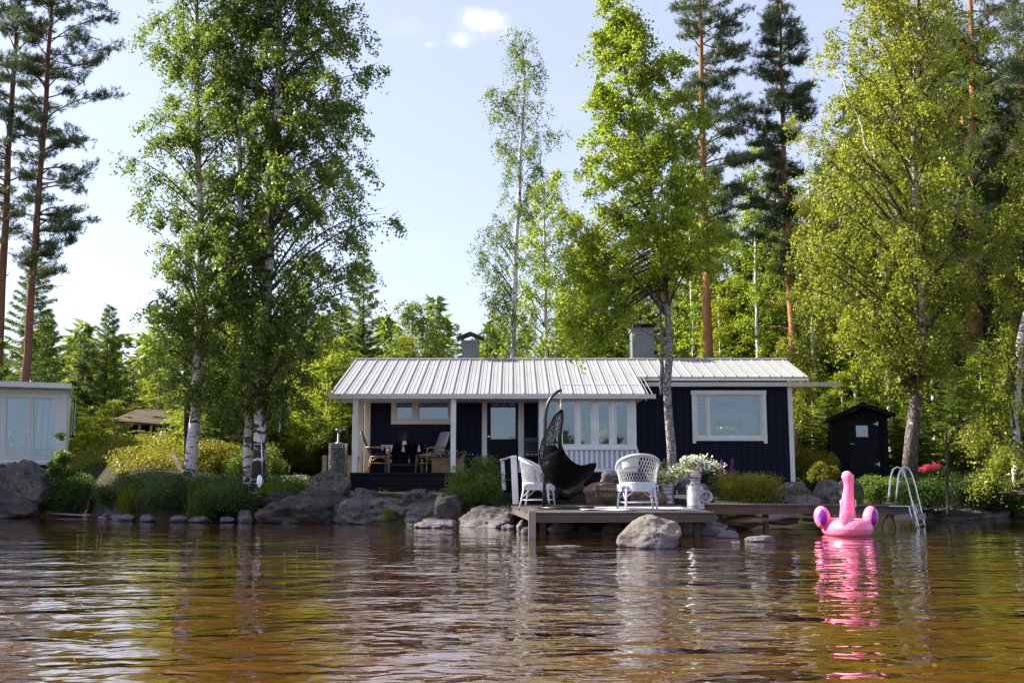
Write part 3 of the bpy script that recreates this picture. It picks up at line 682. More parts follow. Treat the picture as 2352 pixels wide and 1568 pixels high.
def shrub(name, label, x0, x1, ytop, ybot, Y, seed, leaves=6000, leaf='shrub_leaf', lsz=.05, cat='shrub', group=None, lumps=14, part='foliage', stems=9, dome=.75, down=.2, depthf=.7):
    rng = np.random.default_rng(seed); rg = random.Random(seed)
    a = P(x0, ybot, Y); b = P(x1, ytop, Y); cx = (a.x + b.x) / 2; hw = (b.x - a.x) / 2; h = b.z - a.z
    E = empty(name, (cx, Y, a.z), 0, label, cat, group); tr = MB(); cs = []
    for k in range(lumps):
        f = rg.random(); an = rg.random() * 6.283; q = rg.uniform(.2, 1) ** .6
        env = math.sqrt(max(0, 1 - (q * .93) ** 2)); zz = a.z + h * (.12 + .88 * env * rg.uniform(.35, .92)) * (dome + (1 - dome) * rg.random())
        c_ = Vector((cx + math.cos(an) * hw * q * .85, Y + math.sin(an) * hw * depthf * q, zz)); rr = rg.uniform(.28, .50) * min(hw, h)
        cs.append((c_, rr))
    for k in range(stems):
        c_, rr = cs[k % len(cs)]; s0 = Vector((cx + rg.uniform(-.3, .3) * hw, Y + rg.uniform(-.2, .2) * hw, a.z - .05))
        tr.tube(curve3(s0, c_ + Vector((0, 0, rr * .4)), .05, 3), [.014, .011, .008, .004], 4, False)
    w_ = np.array([r_ ** 2 for _, r_ in cs]); idx = rng.choice(len(cs), leaves, p=w_ / w_.sum())
    cc = np.array([tuple(c_) for c_, _ in cs])[idx]; rr = np.array([r_ for _, r_ in cs])[idx]
    d = unit(rng.normal(size=(leaves, 3))); rad = rr * rng.random(leaves) ** .35 * rng.uniform(.75, 1.2, leaves)
    pos = cc + d * rad[:, None] * np.array([1.15, 1.0, .9]); pos[:, 2] = np.maximum(pos[:, 2], a.z + rng.random(leaves) * .15)
    wp(tr, 'stem', 'dark_bark', E, True)
    wnp(part, leafverts(pos, lsz, lsz * .6, rng, down), 4, leaf, E)
    return E
def tuft(name, label, x, ybot, Y, h, w_, n, seed, mat='grass_blade', cat='grass tuft', group=None, bw=.012):
    rng = np.random.default_rng(seed); b = P(x, ybot, Y)
    base = np.array(tuple(b)) + rng.normal(size=(n, 3)) * np.array([w_ * .35, w_ * .25, 0]); d = rng.normal(size=(n, 3)) * .22; d[:, 2] = 1; d = unit(d)
    L = h * rng.uniform(.5, 1.05, n)[:, None]; s_ = unit(np.cross(d, rng.normal(size=(n, 3)))) * bw / 2
    bend = d.copy(); bend[:, :2] += rng.normal(size=(n, 2)) * .35; bend = unit(bend)
    m = base + d * L * .55; t = m + bend * L * .45
    q = np.empty((n, 4, 3)); q[:, 0] = base - s_; q[:, 1] = base + s_; q[:, 2] = m + s_ * .8; q[:, 3] = m - s_ * .8
    q2 = np.empty((n, 4, 3)); q2[:, 0] = m - s_ * .8; q2[:, 1] = m + s_ * .8; q2[:, 2] = t + s_ * .1; q2[:, 3] = t - s_ * .1
    v = np.concatenate([q, q2]).reshape(-1, 3) - np.array(tuple(b))
    o = npmesh(name, v, 4, mat); o.location = b
    return tag(o, label, cat, group)
# left birch group
birch('birch_tree', 'white birch with black scars, leftmost trunk of the leafy group left of the cottage', [(437, 1092), (452, 900), (461, 700), (458, 500), (455, 300), (450, 100), (448, -260)], 25.0, .145,
      [(900, 400, 520), (800, 340, 560), (740, 320, 580), (610, 235, 600), (480, 340, 620), (390, 262, 600), (250, 330, 620), (90, 285, 640), (-80, 300, 600), (-270, 400, 520)], 1, 115, 70000, lsz=.075)
birch('birch_tree', 'thin white birch trunk standing tight against the thicker scarred one', [(567, 1117), (571, 900), (560, 700), (553, 500), (550, 300), (552, 100), (556, -200)], 24.7, .10,
      [(960, 470, 640), (800, 400, 690), (760, 400, 690), (600, 380, 720), (400, 400, 700), (200, 420, 700), (-20, 440, 690), (-220, 500, 610)], 2, 85, 52000, lsz=.075)
birch('birch_tree', 'thick rough-barked birch of the twin trunks nearest the cottage', [(592, 1119), (601, 900), (608, 780), (618, 600), (622, 450), (634, 300), (640, 100), (646, -280)], 24.3, .16,
      [(930, 560, 720), (860, 520, 760), (790, 480, 815), (690, 480, 850), (600, 500, 915), (480, 520, 940), (400, 520, 905), (300, 500, 880), (130, 500, 870), (0, 510, 830), (-280, 590, 710)], 3, 145, 92000, bark='old_birch_bark', lsz=.078)
# left pines
pine('pine_tree', 'tall pine with a reddish trunk leaning right behind the white cabin', [(46, 1050), (56, 900), (75, 640), (96, 350), (118, 0), (126, -180)], 38.0, .18,
     [(640, 60, 225), (600, 40, 130), (520, 60, 210), (430, 50, 225), (300, 30, 245), (200, -10, 270), (90, -10, 280), (0, 10, 262), (-180, 80, 170)], 5, 95, 5200, dead=18, bark='backlit_pine_bark')
pine('pine_tree', 'tall pine at the left edge of the photo, half cut off', [(-16, 1050), (-8, 900), (5, 640), (20, 350), (42, 0), (50, -180)], 39, .19,
     [(560, -90, 60), (430, -110, 80), (300, -130, 120), (150, -140, 150), (0, -100, 160), (-180, 0, 100)], 6, 75, 4200, dead=12, bark='backlit_pine_bark')
# middle
birch('birch_tree', 'tall slender birch with a bare white trunk rising above the middle of the roof', [(1174, 1010), (1178, 820), (1184, 620), (1192, 440), (1200, 280), (1204, 180), (1196, 62)], 36, .13,
      [(800, 1110, 1240), (720, 1090, 1250), (650, 1080, 1260), (560, 1062, 1240), (480, 1110, 1230), (400, 1150, 1250), (330, 1120, 1290), (240, 1108, 1325), (180, 1125, 1270), (110, 1160, 1235), (60, 1185, 1205)], 7, 75, 21000, limb=.7, lsz=.075, rise=.8, hang=.9)
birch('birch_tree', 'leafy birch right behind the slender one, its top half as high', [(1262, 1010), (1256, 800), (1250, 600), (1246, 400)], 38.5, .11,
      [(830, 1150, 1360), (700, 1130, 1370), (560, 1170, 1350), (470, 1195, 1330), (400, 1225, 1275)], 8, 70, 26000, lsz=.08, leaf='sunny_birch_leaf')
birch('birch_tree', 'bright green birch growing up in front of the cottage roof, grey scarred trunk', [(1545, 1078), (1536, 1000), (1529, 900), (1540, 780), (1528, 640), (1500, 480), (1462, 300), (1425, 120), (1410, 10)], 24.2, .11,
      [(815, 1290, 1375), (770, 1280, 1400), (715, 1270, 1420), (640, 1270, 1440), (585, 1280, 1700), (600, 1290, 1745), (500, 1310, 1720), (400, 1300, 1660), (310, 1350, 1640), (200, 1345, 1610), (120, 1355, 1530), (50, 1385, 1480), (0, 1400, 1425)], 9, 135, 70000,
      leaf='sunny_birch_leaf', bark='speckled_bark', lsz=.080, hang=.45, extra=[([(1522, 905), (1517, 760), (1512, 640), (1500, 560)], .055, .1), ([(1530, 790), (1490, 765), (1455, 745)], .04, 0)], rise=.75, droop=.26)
# right pines
pine('pine_tree', 'tall pine with a straight orange trunk standing behind the roof', [(1632, 1000), (1627, 825), (1620, 500), (1614, 250), (1606, 0), (1600, -190)], 37, .20,
     [(560, 1580, 1690), (460, 1560, 1760), (330, 1545, 1745), (200, 1530, 1735), (90, 1515, 1730), (0, 1540, 1700), (-120, 1560, 1650), (-190, 1590, 1610)], 12, 80, 5200, dead=14)
pine('pine_tree', 'pine with a dense pointed crown and bent orange trunk right of the roof end', [(1832, 1090), (1825, 900), (1815, 640), (1802, 420), (1796, 200), (1793, 8)], 37, .18,
     [(620, 1740, 1850), (480, 1730, 1850), (420, 1740, 1840), (320, 1715, 1880), (230, 1712, 1888), (140, 1725, 1868), (60, 1755, 1830), (5, 1785, 1800)], 13, 80, 5000, dead=20)
pine('pine_tree', 'big pine behind the large right birch, orange upper trunk', [(2232, 1080), (2232, 800), (2234, 500), (2232, 200), (2230, -250)], 33, .21,
     [(620, 2130, 2330), (480, 2120, 2345), (300, 2120, 2360), (120, 2110, 2380), (0, 2120, 2380), (-240, 2200, 2260)], 14, 70, 3600, dead=18)
pine('pine_tree', 'dark pine crown in the top right corner', [(2420, 1080), (2405, 600), (2400, 200), (2395, -250)], 31, .2,
     [(420, 2330, 2480), (250, 2310, 2500), (100, 2290, 2500), (-50, 2280, 2500), (-240, 2350, 2450)], 15, 60, 3000, dead=14)
# right birches
birch('birch_tree', 'large birch with crooked dark lower trunk right of the outhouse', [(2088, 1072), (2096, 980), (2118, 820), (2104, 680), (2098, 560), (2106, 450), (2094, 340), (2104, 200), (2116, 60), (2120, -280)], 26, .165,
      [(850, 2030, 2190), (790, 1930, 2230), (700, 1800, 2240), (600, 1790, 2260), (480, 1800, 2270), (360, 1830, 2260), (240, 1850, 2270), (120, 1870, 2270), (40, 1890, 2250), (-100, 1900, 2260), (-280, 2040, 2200)], 16, 150, 80000,
      bark='dark_foot_birch_bark', lsz=.080, leaf='weeping_leaf', hang=.9, extra=[([(2098, 560), (2072, 520), (2040, 440), (1990, 330), (1960, 240), (1920, 160)], .06, .2)], rise=.75)
birch('birch_tree', 'weeping birch filling the right edge of the photo down to the shore', [(2340, 1110), (2330, 960), (2345, 800), (2380, 600), (2410, 400), (2420, 250)], 24.5, .12,
      [(1130, 2240, 2460), (1000, 2210, 2500), (850, 2200, 2540), (700, 2215, 2560), (560, 2240, 2580), (430, 2270, 2560), (320, 2310, 2520), (230, 2370, 2460)], 17, 120, 60000, leaf='weeping_leaf', lsz=.066, hang=1.0, rise=.6)
birch('birch_tree', 'birch crown between the bent pine and the large right birch', [(1872, 1085), (1868, 800), (1862, 560), (1858, 420)], 34, .10,
      [(980, 1800, 1960), (850, 1770, 1950), (700, 1770, 1950), (560, 1790, 1940), (440, 1830, 1900)], 18, 70, 30000, leaf='weeping_leaf', lsz=.075)
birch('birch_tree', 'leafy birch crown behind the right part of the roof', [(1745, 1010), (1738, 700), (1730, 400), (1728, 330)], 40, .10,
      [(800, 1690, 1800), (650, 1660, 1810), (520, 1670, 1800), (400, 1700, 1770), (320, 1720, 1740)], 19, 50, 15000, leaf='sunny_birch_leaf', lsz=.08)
birch('birch_tree', 'small round birch above the left half of the roof', [(955, 1020), (950, 850), (946, 700)], 44, .09,
      [(860, 870, 1030), (800, 880, 1020), (740, 900, 1010), (690, 930, 970)], 20, 45, 12000, lsz=.085)
# small stem near the pink flowers, dark leaning trunks
for (tp, Y_, r_, lb, mt) in [([(430, 1080), (430, 900), (428, 700)], 26.2, .085, 'dark bare pine trunk just left of the leftmost white birch', 'dark_bark'),
                         ([(2178, 1165), (2176, 1060), (2174, 985)], 23.6, .035, 'thin dark pole standing in the bushes behind the bathing ladder', 'dark_bark')]:
    tb = ztab(tp, Y_); p_, r2_ = trunk_pts(tb, Y_, tb[0, 0] - .2, tb[-1, 0], r_, r_ * .8, 8, .01, 3)
    mb = MB().tube(p_, r2_, 9); tag(mb.build('tree_trunk', mt, None, True), lb, 'tree trunk')
# spruces with labels of their own
def gbase(x, Y): 
    X_ = (x - 1176) * Y / F / CT; return Vector((X_, Y, gz1(X_, Y)))
def topz(y, Y): return P(1176, y, Y).z
def spr(x, ytop, Y, Rm, seed, label, **kw):
    b = gbase(x, Y); spruce('spruce_tree', label, b, topz(ytop, Y) - b.z, Rm, seed, **kw)
spr(70, 560, 40, 2.0, 31, 'tall spruce between the two left pines', nbr=110)
spr(110, 715, 46, 1.5, 32, 'small spiky spruce just right of the leaning left pine')
spr(186, 762, 50, 1.3, 33, 'short thin spruce above the roof corner of the white cabin', nbr=70)
spr(248, 700, 46, 2.0, 34, 'dark spruce left of the birch group')
spr(833, 560, 40, 1.5, 35, 'narrow spruce whose tip stands clear right of the birch group', nbr=100)
spr(1050, 742, 52, 1.4, 36, 'tiny spruce tip left of the small chimney', nbr=60)
spr(1003, 690, 50, 1.6, 38, 'spruce beside the small round birch above the roof', nbr=80)
spr(620, 860, 30, 1.1, 37, 'young spruce right behind the twin birch trunks', nbr=70)
spr(520, 900, 29.5, 1.0, 39, 'young spruce with pale twigs between the birch trunks', nbr=60)

# background forest: prototypes, then copies
rf = random.Random(77)
def proto_spruce(seed, H=11, Rm=1.9): return lambda b, lb: spruce('spruce_tree', lb, b, H, Rm, seed, nbr=95, dens=34, bl=.26, bw=.05)
def proto_birch(seed, leaf):
    def f(b, lb):
        Y0 = 40.0; x0 = 1176; s_ = Y0 / F
        yb = 1100 - (b.z - 1) / s_; o = birch('birch_tree', lb, [(x0, yb), (x0 + 6, yb - 300), (x0 - 4, yb - 640)], Y0, .09,
            [(yb - 110, x0 - 50, x0 + 50), (yb - 220, x0 - 105, x0 + 110), (yb - 360, x0 - 110, x0 + 105), (yb - 500, x0 - 75, x0 + 85), (yb - 640, x0 - 15, x0 + 15)], seed, 60, 15000, leaf=leaf, lsz=.10)
        o.location = b; return o
    return f
def proto_pine(seed):
    def f(b, lb):
        Y0 = 40.0; x0 = 1176; s_ = Y0 / F; yb = 1100 - (b.z - 1) / s_
        o = pine('pine_tree', lb, [(x0, yb), (x0 + 8, yb - 350), (x0, yb - 700)], Y0, .15,
            [(yb - 330, x0 - 55, x0 + 60), (yb - 450, x0 - 90, x0 + 85), (yb - 580, x0 - 75, x0 + 75), (yb - 700, x0 - 15, x0 + 15)], seed, 50, 1700, dead=16, bw=.035, bl=.2)
        o.location = b; return o
    return f
KINDS = {'s1': (proto_spruce(51), 11.0), 's2': (proto_spruce(52, 11, 2.4), 11.0), 'b1': (proto_birch(53, 'birch_leaf'), 11.2), 'b2': (proto_birch(54, 'sunny_wood_leaf'), 11.2),
         'p1': (proto_pine(55), 12.2), 'b3': (proto_birch(56, 'sunny_birch_leaf'), 11.2)}
made = {}; ORD = {}
ORDW = 'first second third fourth fifth sixth seventh eighth ninth tenth eleventh twelfth thirteenth fourteenth fifteenth sixteenth'.split()
WORD = {'s': 'spruce', 'b': 'birch', 'p': 'pine'}
def plant(kind, x, ytop, Y, where, grp):
    b = gbase(x, Y); fn, H0 = KINDS[kind]; w_ = WORD[kind[0]]; key = (w_, where); ORD.setdefault(key, 0)
    lb = f"{ORDW[min(ORD[key], 15)]} {w_} from the left in the {where}"; ORD[key] += 1
    if kind not in made: o = made[kind] = fn(b, lb)
    else: o = copy_tree(made[kind]); o.location = b
    s_ = (topz(ytop, Y) - b.z) / H0; o.scale = (s_ * .55 + .5,) * 2 + (s_,) if kind[0] != 'p' else (s_, s_, s_)
    o.rotation_euler[2] = rf.uniform(0, 6.28); o['label'] = lb; o['category'] = 'tree'; o['group'] = WORD[kind[0]] + ' trees in the ' + grp
ZONES = [(1560, 1900, 330, 520, 42, 52, 9, ['b3', 's1', 'b1', 'b2', 's2'], 'taller wood behind the bent pine', 'taller wood behind the bent pine'),
         (1320, 1880, 500, 740, 40, 56, 24, ['s1', 's2', 'b2', 'b3', 'b1', 's1'], 'wood behind the right roof half', 'wood behind the cottage roof'),
         (1890, 2650, 60, 430, 33, 50, 30, ['s1', 's2', 'b1', 'p1', 's2', 'b3', 'p1'], 'tall wood behind the outhouse', 'tall wood on the right'),
         (1850, 2450, 790, 930, 29.8, 33, 12, ['s1', 'b2', 's2', 'b3'], 'low thicket around the outhouse', 'thicket around the outhouse'),
         (440, 830, 640, 840, 33, 50, 18, ['s1', 'b3', 's2', 'b2', 's1'], 'wood seen behind the white birch trunks', 'wood behind the birch trunks'),
         (440, 820, 850, 940, 30, 34, 12, ['b2', 'b2', 's1', 'b3'], 'low growth behind the birch trunks', 'undergrowth behind the birch trunks'),
         (700, 860, 745, 860, 30.5, 36, 6, ['b3', 'b1', 'b2'], 'leafy thicket just left of the cottage', 'thicket left of the cottage'),
         (-150, 420, 790, 880, 46, 60, 20, ['s1', 'b2', 'p1', 'b2', 's2'], 'low wood behind the white cabin', 'low wood behind the cabin'),
         (880, 1330, 770, 830, 42, 60, 10, ['s1', 'b2', 'b1'], 'low wood just above the roof ridge', 'wood above the roof ridge'),
         (180, 275, 905, 970, 36, 44, 4, ['b2', 'b2', 's1'], 'young growth between cabin and shed', 'young growth by the shed')]
for (xa, xb, ya, yb, Ya, Yb, n, ks, where, grp) in ZONES:
    for i in range(n):
        x = xa + (xb - xa) * (i + rf.random()) / n; plant(ks[i % len(ks)], x, rf.uniform(ya, yb), rf.uniform(Ya, Yb), where, grp)
# far-off wood as one mass
rng = np.random.default_rng(9); B = []; D = []
for k in range(330):
    Y_ = rng.uniform(68, 110); x_ = rng.uniform(-75, 85); H = rng.uniform(9, 13.5) * (1.35 if x_ > 12 else 1); r_ = rng.uniform(1.6, 2.6); n = 260
    f = rng.random(n) ** .8; a = rng.random(n) * 6.283; rr = r_ * (1 - f * .92) * rng.random(n) ** .4
    p = np.stack([x_ + rr * np.cos(a), Y_ + rr * np.sin(a), 1.2 + H * f], 1); B.append(p); D.append(unit(np.stack([np.cos(a), np.sin(a), rng.normal(size=n) * .3 - .2], 1) + rng.normal(size=(n, 3)) * .4))
n = 45000; x_ = rng.uniform(-200, 200, n); top = 9 + 5 * np.sin(x_ * .09) * .4 + 2 * np.sin(x_ * .43 + 1) + 1.5 * np.sin(x_ * 1.3)   # the opposite shore of the lake
far = np.stack([x_, rng.uniform(-270, -235, n), top * rng.random(n) ** .8], 1); fd = unit(rng.normal(size=(n, 3)))
B = np.concatenate(B); D = np.concatenate(D)
wide = bladeverts(far, fd, 2.6, 1.7, rng)
tag(npmesh('opposite_shore_forest', wide, 3, 'dark_shrub_leaf'), 'wood on the opposite shore of the lake behind the camera', 'forest', kind='stuff')
tag(npmesh('distant_forest', bladeverts(B, D, .9, .42, rng), 3, 'shrub_leaf'), 'far-off mixed wood closing the view behind all nearer trees', 'forest', kind='stuff')

# shrubs
shrub('shrub', 'big round green bush with yellow top between the porch and the steps', 1020, 1165, 1040, 1178, 22.6, 101, 17000, 'shrub_leaf', .045, lumps=26)
shrub('shrub', 'low golden green shrub behind the jetty right of the milk churns', 1635, 1795, 1078, 1160, 23.0, 102, 14000, 'gold_shrub_leaf', .04, lumps=24)
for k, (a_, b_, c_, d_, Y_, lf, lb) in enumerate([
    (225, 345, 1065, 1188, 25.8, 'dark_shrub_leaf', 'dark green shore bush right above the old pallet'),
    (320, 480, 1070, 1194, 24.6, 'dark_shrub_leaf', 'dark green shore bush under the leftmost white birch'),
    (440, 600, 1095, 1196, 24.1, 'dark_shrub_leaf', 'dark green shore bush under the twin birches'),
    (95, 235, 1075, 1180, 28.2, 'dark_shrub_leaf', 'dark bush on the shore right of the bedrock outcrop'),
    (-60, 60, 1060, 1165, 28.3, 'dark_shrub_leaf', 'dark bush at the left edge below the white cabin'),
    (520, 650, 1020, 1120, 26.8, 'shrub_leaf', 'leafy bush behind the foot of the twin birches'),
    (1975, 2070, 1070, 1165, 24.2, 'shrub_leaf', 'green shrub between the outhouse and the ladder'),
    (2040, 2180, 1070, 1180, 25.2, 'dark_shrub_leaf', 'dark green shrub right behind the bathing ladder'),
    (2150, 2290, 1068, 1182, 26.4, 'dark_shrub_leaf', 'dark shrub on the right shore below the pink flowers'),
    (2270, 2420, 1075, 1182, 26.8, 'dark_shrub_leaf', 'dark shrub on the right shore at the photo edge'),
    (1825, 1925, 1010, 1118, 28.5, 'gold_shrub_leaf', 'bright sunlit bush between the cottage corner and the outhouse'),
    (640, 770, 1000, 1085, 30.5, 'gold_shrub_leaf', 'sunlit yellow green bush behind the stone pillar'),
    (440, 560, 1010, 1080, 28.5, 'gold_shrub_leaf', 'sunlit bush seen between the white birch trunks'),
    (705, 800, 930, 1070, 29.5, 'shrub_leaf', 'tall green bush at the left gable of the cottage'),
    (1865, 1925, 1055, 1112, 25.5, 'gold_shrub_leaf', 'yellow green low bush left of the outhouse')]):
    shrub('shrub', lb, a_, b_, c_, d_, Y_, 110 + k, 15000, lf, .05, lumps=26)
shrub('rhododendron', 'bush with bright pink flowers on the right shore', 2095, 2190, 1066, 1120, 27.2, 131, 5000, 'shrub_leaf', .05, lumps=12)
o = shrub('pink_flowers', 'cluster of pink blossoms on top of the right shore bush', 2118, 2168, 1064, 1086, 26.7, 132, 700, 'pink_petal', .036, 'flowers', lumps=3, part='petals', stems=3)
shrub('sapling', 'thin leafy sapling in front of the right corner of the white cabin', 108, 176, 960, 1150, 28.0, 133, 3800, 'birch_leaf', .065, 'sapling', lumps=16, depthf=.5)
for k, (x, yb, Y_, h_, w_, n_, lb) in enumerate([(292, 1178, 25.0, .85, .35, 200, 'bright green upright grass clump at the water right of the pallet'), (460, 1188, 24.1, .9, .4, 220, 'tall green grass clump in the dark shore bushes below the birches'),
    (110, 1172, 28.0, .8, .5, 180, 'green grass clump at the water left of the pallet'), (892, 1190, 22.2, .28, .2, 130, 'small green grass tuft on the pinkish bedrock'),
    (1962, 1158, 22.2, .42, .3, 120, 'light green grass tuft behind the pink float'), (1830, 1150, 22.6, .3, .25, 90, 'grass tuft in front of the mossy boulder'),
    (620, 1135, 24.2, .35, .5, 260, 'brownish green grass at the foot of the thick birch'), (1700, 1196, 21.0, .3, .5, 90, 'sparse grass under the jetty')]):
    tuft('grass_tuft', lb, x, yb, Y_, h_, w_, n_, 150 + k)
# foxgloves
for (x, yt, yb, Y_, lb) in [(1655, 1056, 1112, 23.6, 'left one of two purple foxglove spikes by the black wall'), (1681, 1050, 1108, 23.8, 'right one of two purple foxglove spikes by the black wall')]:
    b = P(x, yb, Y_); t = P(x + 2, yt, Y_); E = empty('foxglove', b, 0, lb, 'flower'); mb = MB().tube([b, b.lerp(t, .5), t], [.008, .007, .004], 5); wp(mb, 'stem', 'shrub_leaf', E)
    rng = np.random.default_rng(int(x)); n = 260; f = rng.random(n); pos = np.array(tuple(b)) + (np.array(tuple(t)) - np.array(tuple(b))) * (.35 + .65 * f)[:, None] + rng.normal(size=(n, 3)) * (.04 * (1.1 - f))[:, None]
    wnp('petals', leafverts(pos, .035, .028, rng), 4, 'purple_petal', E)
# ground cover
rng = np.random.default_rng(33)
for k, (x_, y_, H_, R_) in enumerate([(-18.5, 28.4, 12, 2.4), (-20.5, 27.0, 16, 2.8), (-23.0, 28.0, 17, 2.8), (-17.8, 26.2, 7, 1.8)]):
    spruce('spruce_tree', ORDW[k] + ' of the big spruces on the left shore just outside the photo', Vector((x_, y_, gz1(x_, y_))), H_, R_, 300 + k, nbr=120, dens=30, bl=.3, bw=.07)
def cover(name, label, n, xr, yr, sz, mat, hgt, cat='ground cover', thr=-9, tmin=.3):
    x = rng.uniform(*xr, n); y = rng.uniform(*yr, n); ok = (y - shore(x) > tmin) & (wob(x * 3, y * 3) > thr) & ~((x > -4.7) & (x < 8.3) & (y > 25.6) & (y < 34)); x = x[ok]; y = y[ok]
    z = gz(x, y) + rng.random(len(x)) * hgt * np.clip(.4 + wob(x * 5, y * 5) * .6 + .4, .2, 1.4)
    tag(npmesh(name, leafverts(np.stack([x, y, z], 1), sz, sz * .65, rng, .0), 4, mat), label, cat, kind='stuff')
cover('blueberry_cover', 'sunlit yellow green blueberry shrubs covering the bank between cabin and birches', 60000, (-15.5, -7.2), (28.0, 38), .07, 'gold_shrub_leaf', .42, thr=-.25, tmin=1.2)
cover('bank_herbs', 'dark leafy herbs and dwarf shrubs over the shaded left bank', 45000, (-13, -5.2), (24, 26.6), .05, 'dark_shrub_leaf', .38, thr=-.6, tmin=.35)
cover('undergrowth', 'low green undergrowth on the forest floor', 90000, (-25, 30), (30, 48), .11, 'shrub_leaf', .3)
cover('shore_herbs', 'low herbs and heather on the shore', 52000, (-9.5, 20), (21, 31), .035, 'shrub_leaf', .10, thr=.15, tmin=.9)
x = rng.uniform(-26, 26, 60000); y = rng.uniform(23, 40, 60000); ok = (y - shore(x) > .9) & (wob(x * 2.2 + 9, y * 2.2) > .05) & ~((x > -4.9) & (x < 8.4) & (y > 25.4) & (y < 34)) & ~((x > -4.6) & (x < 4.5) & (y < 26)); x = x[ok]; y = y[ok]
d_ = rng.normal(size=(len(x), 3)) * .35; d_[:, 2] = 1
tag(npmesh('grass', bladeverts(np.stack([x, y, gz(x, y) - .01], 1), unit(d_), .14, .014, rng), 3, 'grass_blade'), 'short grass growing between rocks and trees', 'grass', kind='stuff')
# ------------------------------------------------------------------ cottage
cot = empty('cottage', (1.8, 28, gz1(1.8, 28)), 0, 'long low black cottage with white trim and a ribbed light metal roof', 'cottage')
ZF = 1.17                                              # porch floor
def wx(x, Y): return P(x, 1000, Y).x
def wz(y, Y): return P(1176, y, Y).z
def holes(mb, x0, x1, z0, z1, Y, th, hs):
    X_ = sorted({x0, x1} | {h for q in hs for h in q[:2]}); Z_ = sorted({z0, z1} | {h for q in hs for h in q[2:]})
    for i in range(len(X_) - 1):
        for j in range(len(Z_) - 1):
            cx, cz = (X_[i] + X_[i + 1]) / 2, (Z_[j] + Z_[j + 1]) / 2
            if not any(a < cx < b and c < cz < d for a, b, c, d in hs): mb.box((X_[i], Y, Z_[j]), (X_[i + 1], Y + th, Z_[j + 1]))
    return mb
YW = 27.5; YV = 26.25; YR = 28.0; YB = 32.6            # porch wall, veranda front, right wall, back wall
xl = wx(836, YW); xv = wx(1238, YV); xv2 = wx(1462, YV); xr = wx(1822, YR)
RZ = P(1176, 827, 30).z; EZ = P(1176, 904, 26).z; RX0 = wx(755, 26); SL = (RZ - EZ) / 4.0
def roofz(Y): return RZ - SL * abs(30 - Y)
kw_ = (wx(908, YW), wx(1031, YW), wz(964, YW), wz(921, YW))
dr = (wx(1119, YW), wx(1190, YW), ZF, wz(914, YW))
bw_ = (wx(1597, YR), wx(1752, YR), wz(1005, YR), wz(906, YR))
wl = MB(); zt = roofz(YW) - .12
holes(wl, xl, xv, ZF - .6, zt, YW, .14, [kw_, dr])
wl.box((xl, YW + .14, ZF - .6), (xl + .14, YB, zt - .1))                      # left gable wall
wl.prism([(xl, YW, zt - .1), (xl, YB, zt - .1), (xl, 30, RZ - .15)], (.12, 0, 0))
holes(wl, xv2 + .02, xr, wz(1118, YR), roofz(YR) - .10, YR, .14, [bw_])
wl.box((xr - .14, YR + .14, .6), (xr, YB, 3.0)); wl.prism([(xr - .13, YR, roofz(YR) - .1), (xr - .13, YB, 3.3), (xr - .13, 30, RZ - .15)], (.12, 0, 0))
bk = [(wx(1134, YB) , wx(1190, YB), 2.2, 2.9), (wx(1625, YB), wx(1700, YB), 2.35, 2.75), (wx(935, YB), wx(975, YB), 2.5, 2.85), (wx(1330, YB), wx(1420, YB), 1.9, 2.9)]
holes(wl, xl, xr, .6, 3.45, YB, .14, bk)
wp(wl, 'wall', 'black_boards', cot)
it = MB(); holes(it, xl + .16, xv, ZF, 3.0, YW + .145, .02, [kw_, dr]); holes(it, xv2, xr - .16, .95, 3.3, YR + .145, .02, [bw_])
holes(it, xl + .16, xr - .16, .95, 3.3, YB - .04, .02, bk)
xm_ = xv2 + .03
it.box((xl + .16, YW + .17, .9), (xm_, YB - .05, 1.12)).box((xm_ + .001, YR + .17, .9), (xr - .16, YB - .05, 1.12)); it.box((xl + .16, YW + .2, 3.02), (xm_, YB - .05, 3.06)).box((xm_ + .001, YR + .17, 3.02), (xr - .16, YB - .05, 3.06)); it.box((xl + .15, YW + .2, 1.12), (xl + .18, YB - .05, 3.0)); it.box((xr - .18, YR + .17, 1.1), (xr - .15, YB - .05, 3.0))
it.box((wx(1236, 29.6), 27.7, 1.12), (wx(1236, 29.6) + .08, YB - .05, 3.0)); it.box((wx(1500, 29.6), 28.2, 1.12), (wx(1500, 29.6) + .08, YB - .05, 3.0))
wp(it, 'interior_wall', 'interior_paint', cot)
# roof: sheet, ribs, verge boards
rf_ = MB(); XR_ = wx(1862, 27.9); XJ = wx(1487, 26); T = .05
def slab(mb, x0, x1, ya, yb, t=T, up=0.0):
    mb.add([(x0, ya, roofz(ya) + up), (x1, ya, roofz(ya) + up), (x1, yb, roofz(yb) + up), (x0, yb, roofz(yb) + up),
            (x0, ya, roofz(ya) - t + up), (x1, ya, roofz(ya) - t + up), (x1, yb, roofz(yb) - t + up), (x0, yb, roofz(yb) - t + up)],
           [(0, 1, 2, 3), (4, 7, 6, 5), (0, 4, 5, 1), (1, 5, 6, 2), (2, 6, 7, 3), (3, 7, 4, 0)])
slab(rf_, RX0, XJ, 26.0, 27.88); slab(rf_, RX0, XR_, 27.88, 30.0); slab(rf_, RX0, XR_, 30.0, 34.0)
ro = wp(rf_, 'roof', 'metal_roof', cot)
rb_ = MB(); x = RX0 + .03; k = 0
while x < XR_:
    big = True; ya = 26.0 if x < XJ else 27.88
    for (dx, w_, h_) in ((0, .032, .028), (.105, .018, .008), (.21, .018, .008)):
        if x + dx < XR_ - .03 and (x + dx < XJ - .05 or x + dx > XJ): slab(rb_, x + dx, x + dx + w_, ya - .02, 29.99, h_, h_ + .001)
    x += .315
rb_.tube([(RX0, 30.0, RZ + .015), (XR_, 30.0, RZ + .015)], .05, 8)
